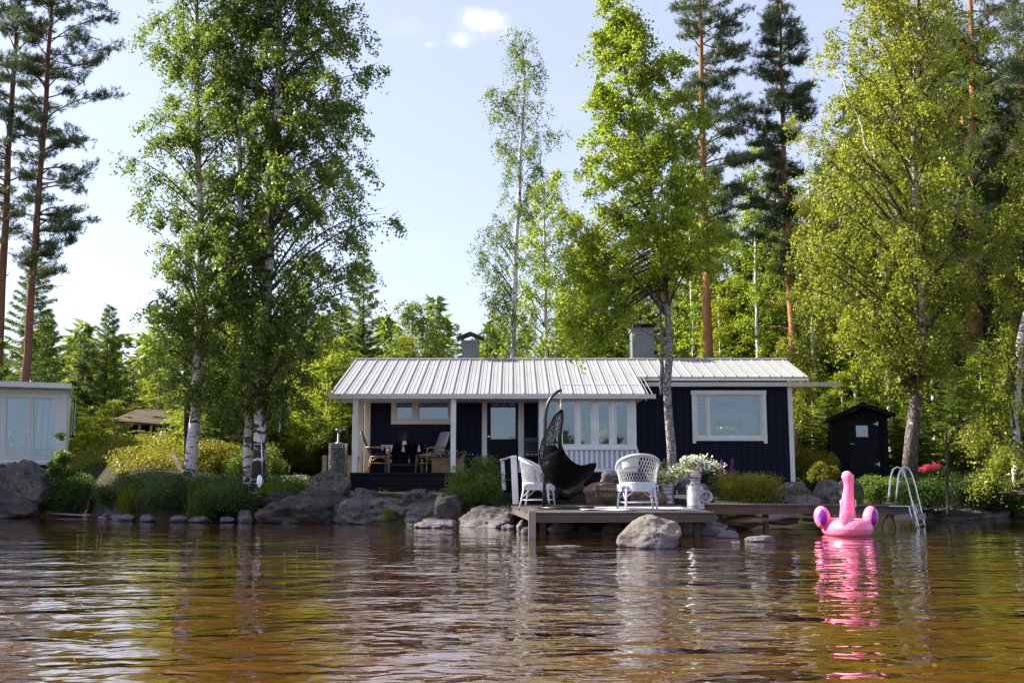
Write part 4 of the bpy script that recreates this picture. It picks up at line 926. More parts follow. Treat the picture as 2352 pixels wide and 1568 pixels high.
wp(rb_, 'roof_ribs', 'metal_roof', ro)
ro['label'] = 'light grey ribbed metal roof'
lap = MB(); slab(lap, wx(1478, 27) - 2.2, XJ - .002, 26.9, 27.02, .004, .012); wp(lap, 'sheet_overlap', 'metal_roof', ro)
gt = MB()
def gutter(mb, x0, x1, Y, z): mb.add([(x0, Y, z), (x1, Y, z), (x1, Y - .10, z), (x0, Y - .10, z), (x0, Y, z - .10), (x1, Y, z - .10), (x1, Y - .075, z - .115), (x0, Y - .075, z - .115)],
     [(0, 4, 5, 1), (4, 7, 6, 5), (7, 3, 2, 6), (0, 3, 7, 4), (1, 5, 6, 2)])
gutter(gt, wx(753, 25.9), wx(1508, 25.9), 25.97, wz(905, 25.9)); o = wp(gt, 'gutter', 'white_paint', cot)
gt = MB(); gutter(gt, wx(1483, 27.8), wx(1935, 27.8), 27.84, wz(878, 27.8)); wp(gt, 'gutter', 'white_paint', cot)
fa = MB().box((RX0 + .03, 26.01, EZ - .10), (XJ - .02, 26.04, EZ - .055)).box((XJ, 27.9, roofz(27.9) - .11), (XR_ - .02, 27.93, roofz(27.9) - .055)).box((RX0 + .1, 26.05, EZ - .125), (XJ - .05, 27.45, EZ - .11))
fa.beam((RX0 + .01, 26.0, EZ - .12), (RX0 + .01, 30.0, RZ - .12), .03, .13).beam((XR_ - .01, 27.9, roofz(27.9) - .12), (XR_ - .01, 30.0, RZ - .12), .03, .13)
fa.beam((XJ - .01, 26.0, EZ - .12), (XJ - .01, 27.9, roofz(27.9) - .12), .03, .13)
wp(fa, 'fascia', 'white_paint', cot)
# chimneys
c1 = MB(); Yc = 30.25; a, b = wx(1060, Yc), wx(1098, Yc); c1.box((a, Yc - .1, RZ - .25), (b, Yc + .42, wz(785, Yc))).box((a - .03, Yc - .13, wz(787, Yc)), (b + .03, Yc + .45, wz(782, Yc)))
c1o = wp(c1, 'chimney', 'grey_metal', ro)
cp = MB(); zt_ = wz(763, Yc); ze = wz(776, Yc); m_ = (a + b) / 2
for sg in (-1, 1): cp.prism([(m_, Yc - .22, zt_), (m_ + sg * .42, Yc - .22, ze), (m_ + sg * .42, Yc - .22, ze - .04), (m_, Yc - .22, zt_ - .055)], (0, .75, 0))
for sx in (a + .03, b - .03):
    for sy in (Yc - .06, Yc + .38): cp.box((sx - .015, sy - .015, wz(783, Yc)), (sx + .015, sy + .015, ze + .02))
wp(cp, 'chimney_cap', 'dark_metal', ro)
Yc = 30.3; a, b = wx(1455, Yc), wx(1505, Yc); c2 = MB().box((a, Yc - .1, RZ - .25), (b, Yc + .55, wz(757, Yc))); c2.box((a - .035, Yc - .13, wz(760, Yc)), (b + .035, Yc + .58, wz(754, Yc)))
wp(c2, 'chimney', 'grey_metal', ro)
cp = MB().prism([(a - .08, Yc - .2, wz(747, Yc)), (b + .1, Yc - .2, wz(747, Yc)), (b + .1, Yc + .65, wz(747, Yc)), (a - .08, Yc + .65, wz(747, Yc))], (0, 0, .03)).lathe([(.42, 0), (.0, .09)], ((a + b) / 2, Yc + .2, wz(747, Yc) + .03), 4, Matrix.Rotation(R(45), 3, 'Z'))
for sx in (a + .04, b - .04): cp.box((sx - .02, Yc - .08, wz(756, Yc)), (sx + .02, Yc + .5, wz(747, Yc)))
wp(cp, 'chimney_cap', 'dark_metal', ro)
# porch floor, skirting, posts
fl = MB().box((wx(806, 26), 25.95, ZF - .06), (wx(1470, 26), YW - .003, ZF)); wp(fl, 'porch_floor', 'black_planks', cot)
sk = MB().box((wx(806, 26), 26.0, .62), (wx(1462, 26), 26.08, ZF - .062)).box((wx(806, 26), 26.08, .62), (wx(806, 26) + .06, YW, ZF - .062)); wp(sk, 'porch_skirting', 'black_planks', cot)
def post(x0, x1, Y, z0, z1, mat='white_paint', nm='porch_post', d=.10): return wp(MB().box((wx(x0, Y), Y, z0), (wx(x1, Y), Y + d, z1)), nm, mat, cot, bevel=.006)
post(809, 821, 26.06, ZF, EZ - .126); post(1035, 1047, 26.06, ZF, EZ - .126)
post(822, 833, 27.30, ZF, zt, 'warm_white_paint', 'corner_board', .12); post(836, 850, YW - .03, ZF, zt, 'warm_white_paint', 'corner_board', .028)
post(1107, 1118.5, YW - .035, ZF, zt, 'white_paint', 'door_frame', .033); post(1190.5, 1203.5, YW - .035, ZF, zt, 'white_paint', 'door_frame', .033)
post(1813, 1823.5, YR - .035, wz(1106, YR), roofz(YR) - .1, 'white_paint', 'corner_board', .033)
# kitchen window
def window(nm, x0, x1, yb, yt, Y, bars, fw=.09, mat='white_paint', head=0, frame_d=.05, panes=True, sash=.035):
    """x0..x1, yb..yt glass opening in the photo; bars are mullions (x, width)"""
    X0, X1, Z0, Z1 = wx(x0, Y), wx(x1, Y), wz(yb, Y), wz(yt, Y)
    f = MB().box((X0 - fw, Y - frame_d, Z0 - fw), (X0, Y - .004, Z1 + fw)).box((X1, Y - frame_d, Z0 - fw), (X1 + fw, Y - .004, Z1 + fw)).box((X0, Y - frame_d + .002, Z1), (X1, Y - .005, Z1 + fw)).box((X0, Y - frame_d + .002, Z0 - fw), (X1, Y - .005, Z0))
    for bx_, bw in bars: f.box((wx(bx_, Y) - bw / 2, Y - frame_d + .012, Z0), (wx(bx_, Y) + bw / 2, Y + .05, Z1))
    fo = wp(f, 'window', mat, cot, bevel=.004)
    xs_ = [X0] + [q for bx_, bw in bars for q in (wx(bx_, Y) - bw / 2, wx(bx_, Y) + bw / 2)] + [X1]
    for i in range(0, len(xs_), 2):
        s_ = MB(); a, b = xs_[i] + .003, xs_[i + 1] - .003
        if sash:
            for q in ((a, Z0, a + sash, Z1), (b - sash, Z0, b, Z1), (a + sash, Z0, b - sash, Z0 + sash), (a + sash, Z1 - sash, b - sash, Z1)): s_.box((q[0], Y - .012, q[1]), (q[2], Y + .03, q[3]))
            wp(s_, 'sash', mat, fo)
        wp(MB().box((a + sash, Y + .008, Z0 + sash), (b - sash, Y + .014, Z1 - sash)), 'pane', 'glass', fo)
    return fo, (X0, X1, Z0, Z1)
window('w', 908, 1031, 964, 921, YW, [(954, .14)], .12, 'warm_white_paint', sash=.03)
bo, (X0, X1, Z0, Z1) = window('w', 1600, 1750, 1003, 908, YR, [(1627, .06)], .11, sash=.035)
hd = MB().box((wx(1588, YR), YR - .085, wz(906, YR)), (wx(1762, YR), YR - .051, wz(897, YR))).box((wx(1590, YR), YR - .07, wz(1018, YR)), (wx(1597.5, YR), YR - .051, wz(905, YR))).box((wx(1753, YR), YR - .07, wz(1018, YR)), (wx(1761, YR), YR - .051, wz(905, YR)))
wp(hd, 'outer_trim', 'white_paint', bo)
# pale sheet added behind the right window to brighten it; valance bars farther in
cu = MB(); holes(cu, wx(1590, 28.5), wx(1762, 28.5), 1.9, 3.0, 28.45, .01, [(wx(1640, 28.5), wx(1705, 28.5), wz(986, 28.5), wz(962, 28.5))])
kd = MB().box((wx(952, 28.2), 28.2, wz(950, 28.2)), (wx(1040, 28.2), 28.25, 3.0)).box((wx(900, 28.2), 28.2, wz(990, 28.2)), (wx(925, 28.2), 28.25, 3.0)); wp(kd, 'dim_window_panel', 'kitchen_dark', cot)  # dark panels added for the dim upper part of the kitchen window
kc = MB().box((wx(952, 28.3), 28.3, 2.0), (wx(1040, 28.3), 28.32, wz(948, 28.3))); wp(kc, 'bright_window_strip', 'curtain', cot)  # pale panel added for the bright lower strip of that window
for k in range(6): cu.box((wx(1645 + k * 9, 29.8), 29.8, 2.55), (wx(1650 + k * 9, 29.8), 29.83, 2.95))
cu.box((wx(1640, 29.8), 29.8, 2.9), (wx(1705, 29.8), 29.84, 3.0)); wp(cu, 'curtain', 'curtain', cot)
# door
do = MB(); dpan = (wx(1127, YW), wx(1184, YW), wz(1008, YW), wz(951, YW)); holes(do, dr[0] + .01, dr[1] - .01, ZF + .01, dr[3] - .01, YW + .02, .05, [(dpan[0], dpan[1], dpan[2], wz(922, YW))])
doo = wp(do, 'door', 'black_door_boards', cot)
wp(MB().box((dpan[0], YW + .04, dpan[2]), (dpan[1], YW + .045, wz(922, YW))), 'door_pane', 'glass', doo)
wp(MB().tube([(wx(1122, YW), YW + .02, wz(1002, YW)), (wx(1122, YW), YW - .05, wz(1002, YW)), (wx(1130, YW), YW - .05, wz(1002, YW))], .011, 8).lathe([(.0, 0), (.028, 0), (.028, .012), (0, .012)], (wx(1122, YW), YW + .02, wz(1002, YW)), 12, Matrix.Rotation(R(90), 3, 'X')), 'handle', 'steel', doo)
va = MB()                                                # dark scalloped valance behind the door glass
va.box((wx(1120, YW), YW + .115, wz(951, YW)), (wx(1190, YW), YW + .12, wz(916, YW))); wp(va, 'valance', 'kitchen_dark', doo)
for k in range(3):
    x_ = 1141 + k * 17; h0, h1 = wz(949, YW), wz(924, YW); hm = (h0 + h1) / 2; X_ = wx(x_, YW); wp(MB().prism([(X_ - .045, YW + .11, h0), (X_ + .045, YW + .11, h0), (X_ + .008, YW + .11, hm), (X_ + .04, YW + .11, h1), (X_ - .04, YW + .11, h1), (X_ - .008, YW + .11, hm)], (0, .003, 0)), 'valance_motif', 'curtain', doo)
bl_ = MB().box((wx(1128, 27.7), 27.72, wz(1012, 27.7)), (wx(1185, 27.7), 27.74, wz(950, 27.7))); wp(bl_, 'blind', 'curtain', doo)
# veranda: white front with five tall windows over a slatted apron
vz0, vz1, vt = wz(1022, YV), wz(920, YV), EZ - .126
wins = [(1250, 1281), (1290, 1322), (1332, 1359), (1373, 1401), (1414, 1443)]
vw = MB(); hs = [(wx(a, YV), wx(b, YV), vz0, vz1) for a, b in wins]
holes(vw, xv, xv2, wz(1031, YV), vt, YV, .10, hs)
vw.box((xv, YV + .10, ZF + .001), (xv + .06, YW, vt)).box((xv2 - .06, YV + .10, ZF - .1), (xv2, YR, vt))
wp(vw, 'veranda_wall', 'white_paint', cot)
for a, b in wins:
    s_ = MB(); A, B_ = wx(a, YV) + .002, wx(b, YV) - .002; z0, z1 = vz0 + .002, vz1 - .002; q = .025
    for t in ((A, z0, A + q, z1), (B_ - q, z0, B_, z1), (A + q, z0, B_ - q, z0 + q), (A + q, z1 - q, B_ - q, z1)): s_.box((t[0], YV - .012, t[1]), (t[2], YV + .05, t[3]))
    so_ = wp(s_, 'window', 'white_paint', cot); wp(MB().box((A + q, YV + .02, z0 + q), (B_ - q, YV + .026, z1 - q)), 'pane', 'glass', so_)
vtr = MB()
for xm in (1243, 1286, 1327, 1366, 1408, 1452): vtr.box((wx(xm - 2.6, YV), YV - .022, wz(1031, YV)), (wx(xm + 2.6, YV), YV - .002, vt - .01))
vtr.box((xv - .01, YV - .05, wz(1031, YV) - .02), (xv2 + .01, YV - .024, wz(1026, YV)))
wp(vtr, 'veranda_trim', 'white_paint', cot)
ap = MB().box((xv, YV + .01, wz(1076, YV)), (xv2, YV + .05, wz(1032, YV))); wp(ap, 'apron', 'lilac_paint', cot)
sl_ = MB(); x = 1240
while x < 1462: sl_.box((wx(x, YV), YV - .016, wz(1075, YV)), (wx(x + 5.4, YV), YV + .008, wz(1032.3, YV))); x += 11.6
sl_.box((xv, YV - .022, wz(1083, YV)), (xv2, YV + .06, wz(1076, YV))); wp(sl_, 'apron_slats', 'white_paint', cot)
vi = MB().box((wx(1300, 26.9), 26.7, 1.75), (wx(1350, 26.9), 27.1, 1.79)).box((wx(1300, 26.9), 26.4, 1.17), (wx(1455, 26.9), 27.2, 1.2)); 
for xq in (1303, 1347): vi.box((wx(xq, 26.9), 26.8, 1.2), (wx(xq, 26.9) + .04, 26.84, 1.75))
wp(vi, 'windowsill', 'pale_wood', cot)
# things standing inside the veranda, seen through the glass
mb = MB().lathe([(0, 0), (.10, 0), (.10, .5), (.13, .5), (.13, .54), (0, .54)], (0, 0, 0), 12)
def side_thing(nm, lb, cat, mb_, mat, loc, **k): o = mb_.build(nm, mat, None, k.get('smooth', True)); o.location = loc; return tag(o, lb, cat, k.get('g'))
side_thing('armchair', 'pale armchair back seen through the fourth veranda window', 'armchair', MB().box((-.32, -.3, 0), (.32, .3, .42)).box((-.34, .18, .42), (.34, .34, .86)).box((-.4, -.3, .1), (-.3, .3, .6)).box((.3, -.3, .1), (.4, .3, .6)), 'zinc', (wx(1378, 27.0), 27.1, 1.17), smooth=False)
side_thing('jug', 'dark jug on the ledge inside the third veranda window', 'jug', MB().lathe([(0, 0), (.07, 0), (.09, .08), (.06, .2), (.07, .26), (.0, .26)], (0, 0, 0), 16).tube([(-.07, 0, .22), (-.13, 0, .17), (-.08, 0, .06)], .012, 6), 'dark_metal', (wx(1341, 26.9), 26.8, 1.79))
side_thing('white_cup', 'white cup on the ledge inside the rightmost veranda window', 'cup', MB().lathe([(0, 0), (.03, 0), (.055, .09), (.05, .09), (.027, .01), (0, .01)], (0, 0, 0), 16), 'white_ceramic', (wx(1425, 26.6), 26.6, 1.60))
side_thing('side_table', 'small table inside the rightmost veranda window, carrying a white cup', 'table', MB().box((-.25, -.2, .39), (.25, .2, .43)).box((-.22, -.17, 0), (-.18, -.13, .39)).box((.18, -.17, 0), (.22, -.13, .39)).box((-.22, .13, 0), (-.18, .17, .39)).box((.18, .13, 0), (.22, .17, .39)), 'pale_wood', (wx(1425, 26.6), 26.65, 1.17), smooth=False)
E = empty('potted_plant', (wx(1308, 26.9), 26.9, 1.79), 0, 'leafy plant in a vase inside the second veranda window', 'plant')
wp(MB().lathe([(0, 0), (.04, 0), (.05, .1), (.025, .2), (.03, .22), (0, .22)], tuple(E.location), 14), 'vase', 'white_ceramic', E, True)
rng = np.random.default_rng(4); wnp('foliage', leafverts(np.array(tuple(E.location)) + np.array([0, 0, .34]) + rng.normal(size=(260, 3)) * .09, .05, .03, rng), 4, 'shrub_leaf', E)

# ------------------------------------------------------------------ porch things
def cane_chair(label, loc, rz, fabric='striped_canvas'):
    E = empty('cane_armchair', (0, 0, 0), 0, label, 'armchair')
    def o(mb, nm, mat='cane', par=E): return mb.build(nm, mat, par, True)
    bk = [(-.20, .44), (-.30, .62), (-.40, .84), (-.46, 1.0)]
    for s in (-1, 1):
        o(MB().tube([(.27, s * .27, 0), (.26, s * .26, .40), (.25, s * .27, .64)], .017, 8), 'leg'); o(MB().tube([(-.34, s * .25, 0), (-.24, s * .24, .22), (-.20, s * .24, .42)], .017, 8), 'leg')
        o(MB().tube([(-.33, s * .27, .66), (-.1, s * .30, .665), (.16, s * .30, .66), (.25, s * .27, .62), (.27, s * .26, .5)], .016, 8), 'armrest')
    o(MB().tube([(x_, -.24, z_) for x_, z_ in bk] + [(-.48, -.18, 1.07), (-.49, 0, 1.09), (-.48, .18, 1.07)] + [(x_, .24, z_) for x_, z_ in bk[::-1]], .016, 8), 'back_frame')
    o(MB().tube([(-.2, -.25, .42), (.25, -.26, .42), (.27, 0, .42), (.25, .26, .42), (-.2, .25, .42), (-.21, 0, .42), (-.2, -.25, .42)], .016, 8), 'seat_frame')
    st = MB()
    for s in (-1, 1):
        st.tube([(-.27, s * .25, .25), (.26, s * .26, .25)], .011, 6); st.tube([(-.26, s * .25, .26), (-.1, s * .26, .38), (.02, s * .26, .40)], .010, 6); st.tube([(.26, s * .26, .22), (.2, s * .26, .36), (.05, s * .26, .40)], .010, 6)
    for xq in (-.28, .26): st.tube([(xq, -.25, .25), (xq, .25, .25)], .010, 6)
    o(st, 'stretcher')
    pr = [(.24, .45), (.0, .455), (-.15, .45), (-.21, .47), (-.28, .60), (-.385, .84), (-.455, 1.02), (-.47, 1.06)]
    m = MB().sheet([[(x_, y_, z_ + .02) for y_ in (-.22, -.1, 0, .1, .22)] for x_, z_ in pr]); c = m.build('seat_cushion', fabric, E, True, solid=.04)
    E.location = loc; E.rotation_euler[2] = rz; return E
cane_chair('cane armchair with striped cushion at the left end of the porch table, facing right', (wx(871, 26.55), 26.6, ZF), R(4))
cane_chair('cane armchair with blue and white striped cushion right of the porch table', (wx(988, 26.7), 26.7, ZF), R(217))
T0 = Vector((wx(930, 27.0), 27.0, ZF)); E = empty('porch_table', T0, 0, 'dark porch table between the two cane armchairs', 'table')
MB().box((-.55, -.32, .70), (.55, .32, .73)).build('table_top', 'dark_wood', E)
for sx in (-.48, .48):
    for sy in (-.26, .26): MB().box((sx - .02, sy - .02, 0), (sx + .02, sy + .02, .70)).build('leg', 'black_steel', E)
MB().box((-.48, -.01, .20), (.48, .01, .23)).build('stretcher', 'dark_wood', E)
E = empty('tablecloth', T0 + Vector((0, 0, .735)), 0, 'black cloth with white pennant points and tassels hanging over the porch table', 'tablecloth')
g = MB().box((-.57, -.34, 0), (.57, .34, .008)); g.build('cloth_top', 'linen', E)
bc = MB()
for k in range(7): x0 = -.56 + k * .16; bc.prism([(x0, -.345, .008), (x0 + .155, -.345, .008), (x0 + .11, -.352, -.27), (x0 + .045, -.352, -.27)], (0, -.006, 0))
bc.build('black_drape', 'black_fabric', E)
for k, x0 in enumerate((-.60, -.49, -.38, .0, .42)): h_ = (.16, .24, .20, .18, .18)[k]; MB().prism([(x0 - .015 * (k > 2), -.362, .0 if k < 3 else -.01), (x0 + (.11 if k < 3 else .015), -.362, .0 if k < 3 else -.01), (x0 + .055 * (k < 3) + .045 * (k > 2), -.366, -h_), (x0 + (.04 if k < 3 else -.045), -.366, -h_)], (0, -.004, 0)).build('pennant', 'linen', E)

for x0 in (-.32, .16, .50): MB().tube([(x0, -.365, -.27), (x0, -.37, -.38)], .003, 4).lathe([(0, -.36), (.012, -.38), (.026, -.47), (.0, -.475)], (x0, -.37, 0), 8).build('tassel', 'linen', E, True)
E = empty('flower_pot', T0 + Vector((.0, -.1, .744)), 0, 'small white pot with a green sprig on the porch table', 'flower pot')
MB().lathe([(0, 0), (.06, 0), (.075, .03), (.04, .05), (.05, .11), (.04, .11), (.0, .09)], (0, 0, 0), 16).build('pot', 'white_ceramic', E, True)
rng = np.random.default_rng(14); npmesh('sprig', leafverts(np.array([0, 0, .2]) + rng.normal(size=(140, 3)) * np.array([.05, .05, .07]), .035, .014, rng, -.5), 4, 'shrub_leaf', E)
E = empty('planter_box', (wx(1030, 26.35), 26.35, ZF), 0, 'brown wooden planter with small white flowers on the porch edge', 'planter')
MB().box((-.42, -.14, 0), (.42, .14, .36)).box((-.44, -.16, .33), (.44, .16, .37)).build('box', 'pale_wood' if 0 else 'terracotta', E)
rng = np.random.default_rng(15); p = rng.normal(size=(1500, 3)) * np.array([.26, .10, .07]) + np.array([0, 0, .44]); npmesh('foliage', leafverts(p, .04, .028, rng), 4, 'shrub_leaf', E)
p = rng.normal(size=(110, 3)) * np.array([.28, .12, .07]) + np.array([0, -.06, .48]); npmesh('blossoms', leafverts(p, .045, .045, rng), 4, 'white_petal', E)
E = empty('black_chair', (wx(1222, 27.0), 27.05, ZF), 0, 'black wooden chair with striped seat pad right of the door', 'chair')
for sx in (-.2, .2): MB().box((sx - .02, -.2, 0), (sx + .02, -.16, .44)).build('leg', 'black_steel', E); MB().box((sx - .02, .18, 0), (sx + .02, .22, .95)).build('leg', 'black_steel', E)
MB().box((-.22, -.22, .44), (.22, .2, .48)).build('seat', 'black_steel', E)
m = MB().box((-.18, .185, .86), (.18, .215, .95)).box((-.18, .185, .55), (.18, .215, .6))
for k in range(5): m.box((-.15 + k * .07, .19, .6), (-.12 + k * .07, .21, .86))
m.build('backrest', 'black_steel', E); m = MB()
for k in range(3): m.box((-.17 + k * .125, -.225, .482), (-.09 + k * .125, .1, .51))
m.build('seat_pad', 'linen', E, bevel=.008)
MB().tube([(0, 0, 0), (.02, 0, .05), (0, 0, .10)], .004, 5)
tag(MB().tube([P(886, 905, 26.4), P(887, 920, 26.4), P(890, 925, 26.4), P(893, 920, 26.4)], .006, 6).build('hook', 'steel', None, True), 'small metal hook hanging under the porch eave left of the kitchen window', 'hook')
# gabion pillar with lamp
Yg_ = 26.0; g0 = P(775, 1090, Yg_); E = empty('stone_pillar', g0, 0, 'square pillar of dark stones in steel mesh left of the porch', 'pillar'); hgt = P(775, 985 + 33, Yg_).z - g0.z
rock_c = MB(); rr_ = random.Random(8)
MB().box((-.17, -.17, 0), (.17, .17, hgt)).build('stone_fill', 'gabion_stone', E, bevel=.02)
rk = MB()
for k in range(170):
    a_ = rr_.choice([0, 1, 2, 3]); u_ = rr_.uniform(-.15, .15); zz = rr_.uniform(.03, hgt - .02); n_ = [(u_, -.17), (u_, .17), (-.17, u_), (.17, u_)][a_]
    rk.ell((n_[0], n_[1], zz), (rr_.uniform(.025, .05), rr_.uniform(.02, .035), rr_.uniform(.02, .04)), 6, 4)
rk.build('stones', 'gabion_stone', E, False)
ms_ = MB(); n_ = int(hgt / .05)
for k in range(n_ + 1):
    z_ = k * hgt / n_; ms_.tube([(-.205, -.205, z_), (.205, -.205, z_), (.205, .205, z_), (-.205, .205, z_), (-.205, -.205, z_)], .0028, 3)
for k in range(9):
    u_ = -.205 + k * .41 / 8
    for q in (-.205, .205): ms_.tube([(u_, q, 0), (u_, q, hgt)], .0028, 3); ms_.tube([(q, u_, 0), (q, u_, hgt)], .0028, 3)
ms_.build('wire_mesh', 'steel', E)
E = empty('garden_lamp', g0 + Vector((0, 0, hgt)), 0, 'small metal garden lamp on top of the mesh stone pillar', 'lamp')
MB().lathe([(0, 0), (.07, 0), (.07, .02), (.025, .03), (.025, .26), (0, .26)], (0, 0, 0), 16).build('stem', 'steel', E, True); MB().lathe([(0, .26), (.03, .26), (.075, .35), (.08, .37), (0, .38)], (0, 0, 0), 18).build('lamp_head', 'zinc', E, True)
E = empty('low_fence', P(770, 1088, 27.2), 0, 'low brown board fence between the stone pillar and the cottage', 'fence'); m = MB()
for k in range(6): m.box((-.36 + k * .17, 0, -.1), (-.24 + k * .17, .025, .50))
m.build('board', 'pale_wood', E); MB().box((-.4, .026, .38), (.62, .06, .46)).build('rail', 'dark_wood', E)

# ------------------------------------------------------------------ steps, handrail, deck, jetty
E = empty('porch_steps', (wx(1225, 23.6), 23.6, .44), 0, 'black wooden steps leading from the deck up to the porch', 'steps')
x0, x1 = wx(1180, 23), wx(1275, 23)
for k in range(5):
    zt_ = .44 + (k + 1) * (ZF - .44 - .02) / 5.0; ya = 22.8 + k * .62; wp(MB().box((x0, ya, zt_ - .045), (x1, ya + .66, zt_)).box((x0 + .02, ya + .03, zt_ - .19), (x1 - .02, ya + .05, zt_ - .047)), 'step', 'black_planks', E)
wp(MB().prism([(x0 - .05, 22.78, .42), (x0 - .05, 25.9, .42), (x0 - .05, 25.9, ZF), (x0 - .05, 22.78, .60)], (.046, 0, 0)).prism([(x1 + .004, 22.78, .42), (x1 + .004, 25.9, .42), (x1 + .004, 25.9, ZF), (x1 + .004, 22.78, .60)], (.046, 0, 0)), 'stringer', 'black_planks', E)
E = empty('handrail', P(1181, 1158, 21.6), 0, 'white painted handrail left of the black steps', 'handrail')
wp(MB().beam(P(1183, 1157, 21.6), P(1178, 1048, 21.6), .10, .05, (0, 1, 0)).beam(P(1189, 1157, 21.75), P(1184, 1049, 21.75), .05, .05, (0, 1, 0)), 'post', 'white_paint', E, bevel=.004)
wp(MB().beam(P(1158, 1125, 24.6), P(1154, 1057, 24.6), .09, .05, (0, 1, 0)), 'post', 'white_paint', E, bevel=.004)
wp(MB().beam(P(1182, 1047.5, 21.5), P(1152, 1056, 24.7), .09, .035), 'rail', 'white_paint', E, bevel=.004)
ZD = .44
A0 = Vector((.32, 17.2, ZD)); A1 = Vector((3.5, 17.4, ZD)); B1 = Vector((3.7, 22.4, ZD)); B0 = Vector((-.08, 22.4, ZD))
E = empty('wooden_deck', (1.8, 19.5, 0), 0, 'weathered wooden deck at the water carrying chairs and milk churns', 'deck')
m = MB(); n_ = 34
for k in range(n_):
    t0 = k / n_; t1 = (k + .93) / n_; q = [A0.lerp(B0, t0), A1.lerp(B1, t0), A1.lerp(B1, t1), A0.lerp(B0, t1)]
    jt = random.Random(k).uniform(-.02, .02); q = [v + Vector((jt if i in (1, 2) else -jt, 0, random.Random(k * 7).uniform(-.003, .003))) for i, v in enumerate(q)]
    m.prism([v - Vector((0, 0, .032)) for v in q], (0, 0, .032))
wp(m, 'planks', 'jetty_wood', E)
wp(MB().beam(A0 + Vector((.0, .02, -.105)), A1 + Vector((-.02, .02, -.105)), .05, .13), 'front_beam', 'beam_wood', E)
wp(MB().beam(A0 + Vector((.04, .1, -.10)), B0 + Vector((.04, -.1, -.10)), .05, .12), 'side_beam', 'beam_wood', E); wp(MB().beam(A1 + Vector((-.04, .1, -.10)), B1 + Vector((-.04, -.1, -.10)), .05, .12), 'side_beam', 'beam_wood', E)
for (x_, y_) in ((.6, 19.6), (2.4, 19.5), (3.3, 18.1), (.7, 21.8), (3.3, 21.8)): wp(MB().box((x_ - .06, y_ - .06, -.5), (x_ + .06, y_ + .06, ZD - .035)), 'deck_leg', 'beam_wood', E)
pp = P(1222, 1172, 17.05); o = MB().box((-.062, -.05, -.75), (.062, .05, pp.z)).build('mooring_post', 'grey_wood', None, bevel=.006); o.location = (pp.x, 17.08, 0); tag(o, 'square grey post standing in the water at the left front corner of the deck', 'post')
E = empty('jetty', (6.6, 21, 0), 0, 'long narrow wooden jetty running right from the deck to the ladder', 'jetty')
J0 = Vector((3.72, 19.6, .50)); J1 = P(2092, 1164, 21.4); m = MB(); n_ = 36; W_ = Vector((.0, 1.0, 0))
for k in range(n_):
    t0 = k / n_; t1 = (k + .92) / n_; rk_ = random.Random(k + 200); q = J0.lerp(J1, t0), J0.lerp(J1, t1); oy = rk_.uniform(-.03, .03)
    m.prism([q[0] + Vector((0, oy, 0)), q[1] + Vector((0, oy, 0)), q[1] + W_ + Vector((0, oy, 0)), q[0] + W_ + Vector((0, oy, 0))], (0, 0, .028))
wp(m, 'planks', 'jetty_wood', E)
d0 = Vector((0, .06, -.085))
Jm = J0.lerp(J1, .42)
wp(MB().beam(J0 + d0, Jm + d0, .05, .165), 'beam', 'beam_wood', E); wp(MB().beam(Jm + d0 + Vector((.01, .01, .01)), J1 + d0 + Vector((-.05, .01, 0)), .05, .15), 'beam', 'beam_wood', E)
wp(MB().beam(J0 + d0 + Vector((0, .85, 0)), J1 + d0 + Vector((0, .85, 0)), .05, .15), 'beam', 'beam_wood', E)
L0 = J1.lerp(J0, .07)
wp(MB().beam(L0 + Vector((-.1, .2, -.15)), L0 + Vector((-.42, .2, -.75)), .09, .06).beam(L0 + Vector((-.05, .2, -.15)), L0 + Vector((.18, .2, -.75)), .09, .06), 'trestle', 'grey_wood', E)
wp(MB().beam(L0 + Vector((-.05, .1, -.22)), L0 + Vector((.62, .1, -.20)), .05, .13), 'trestle_beam', 'grey_wood', E)
for t_ in (.30, .6): q = J0.lerp(J1, t_); wp(MB().box((q.x - .05, q.y + .3, -.7), (q.x + .05, q.y + .4, q.z)), 'jetty_leg', 'beam_wood', E)
# loose planks and a low bench behind the chairs
tag(MB().beam(P(1362, 1122, 22.9), P(1435, 1124, 22.9), .30, .04).beam(P(1368, 1132, 23), P(1432, 1134, 23), .06, .16, (0, 0, 1)).build('plank_bench', 'pale_wood'), 'low plank bench behind the black wire basket', 'bench')
tag(MB().box((-.5, -.3, 0), (.5, .3, .05)).build('stone_step', 'rust_granite') if 0 else MB().beam(P(1560, 1139, 20.9), P(1640, 1146, 20.5), .5, .06).build('plank', 'jetty_wood'), 'loose grey plank lying between the churns and the jetty', 'plank')
# rug
rg_ = MB(); rows = []
for i in range(9): rows.append([(1.25 + 2.1 * j / 14, 18.0 + 1.9 * i / 8 + .12 * math.sin(j * .9), ZD + .012 + .012 * max(0, math.sin(j * 1.3 + i))) for j in range(15)])
tag(rg_.sheet(rows).build('rug', 'linen', None, True, solid=.008), 'pale cloth rug spread on the deck under the right wicker chair', 'rug')

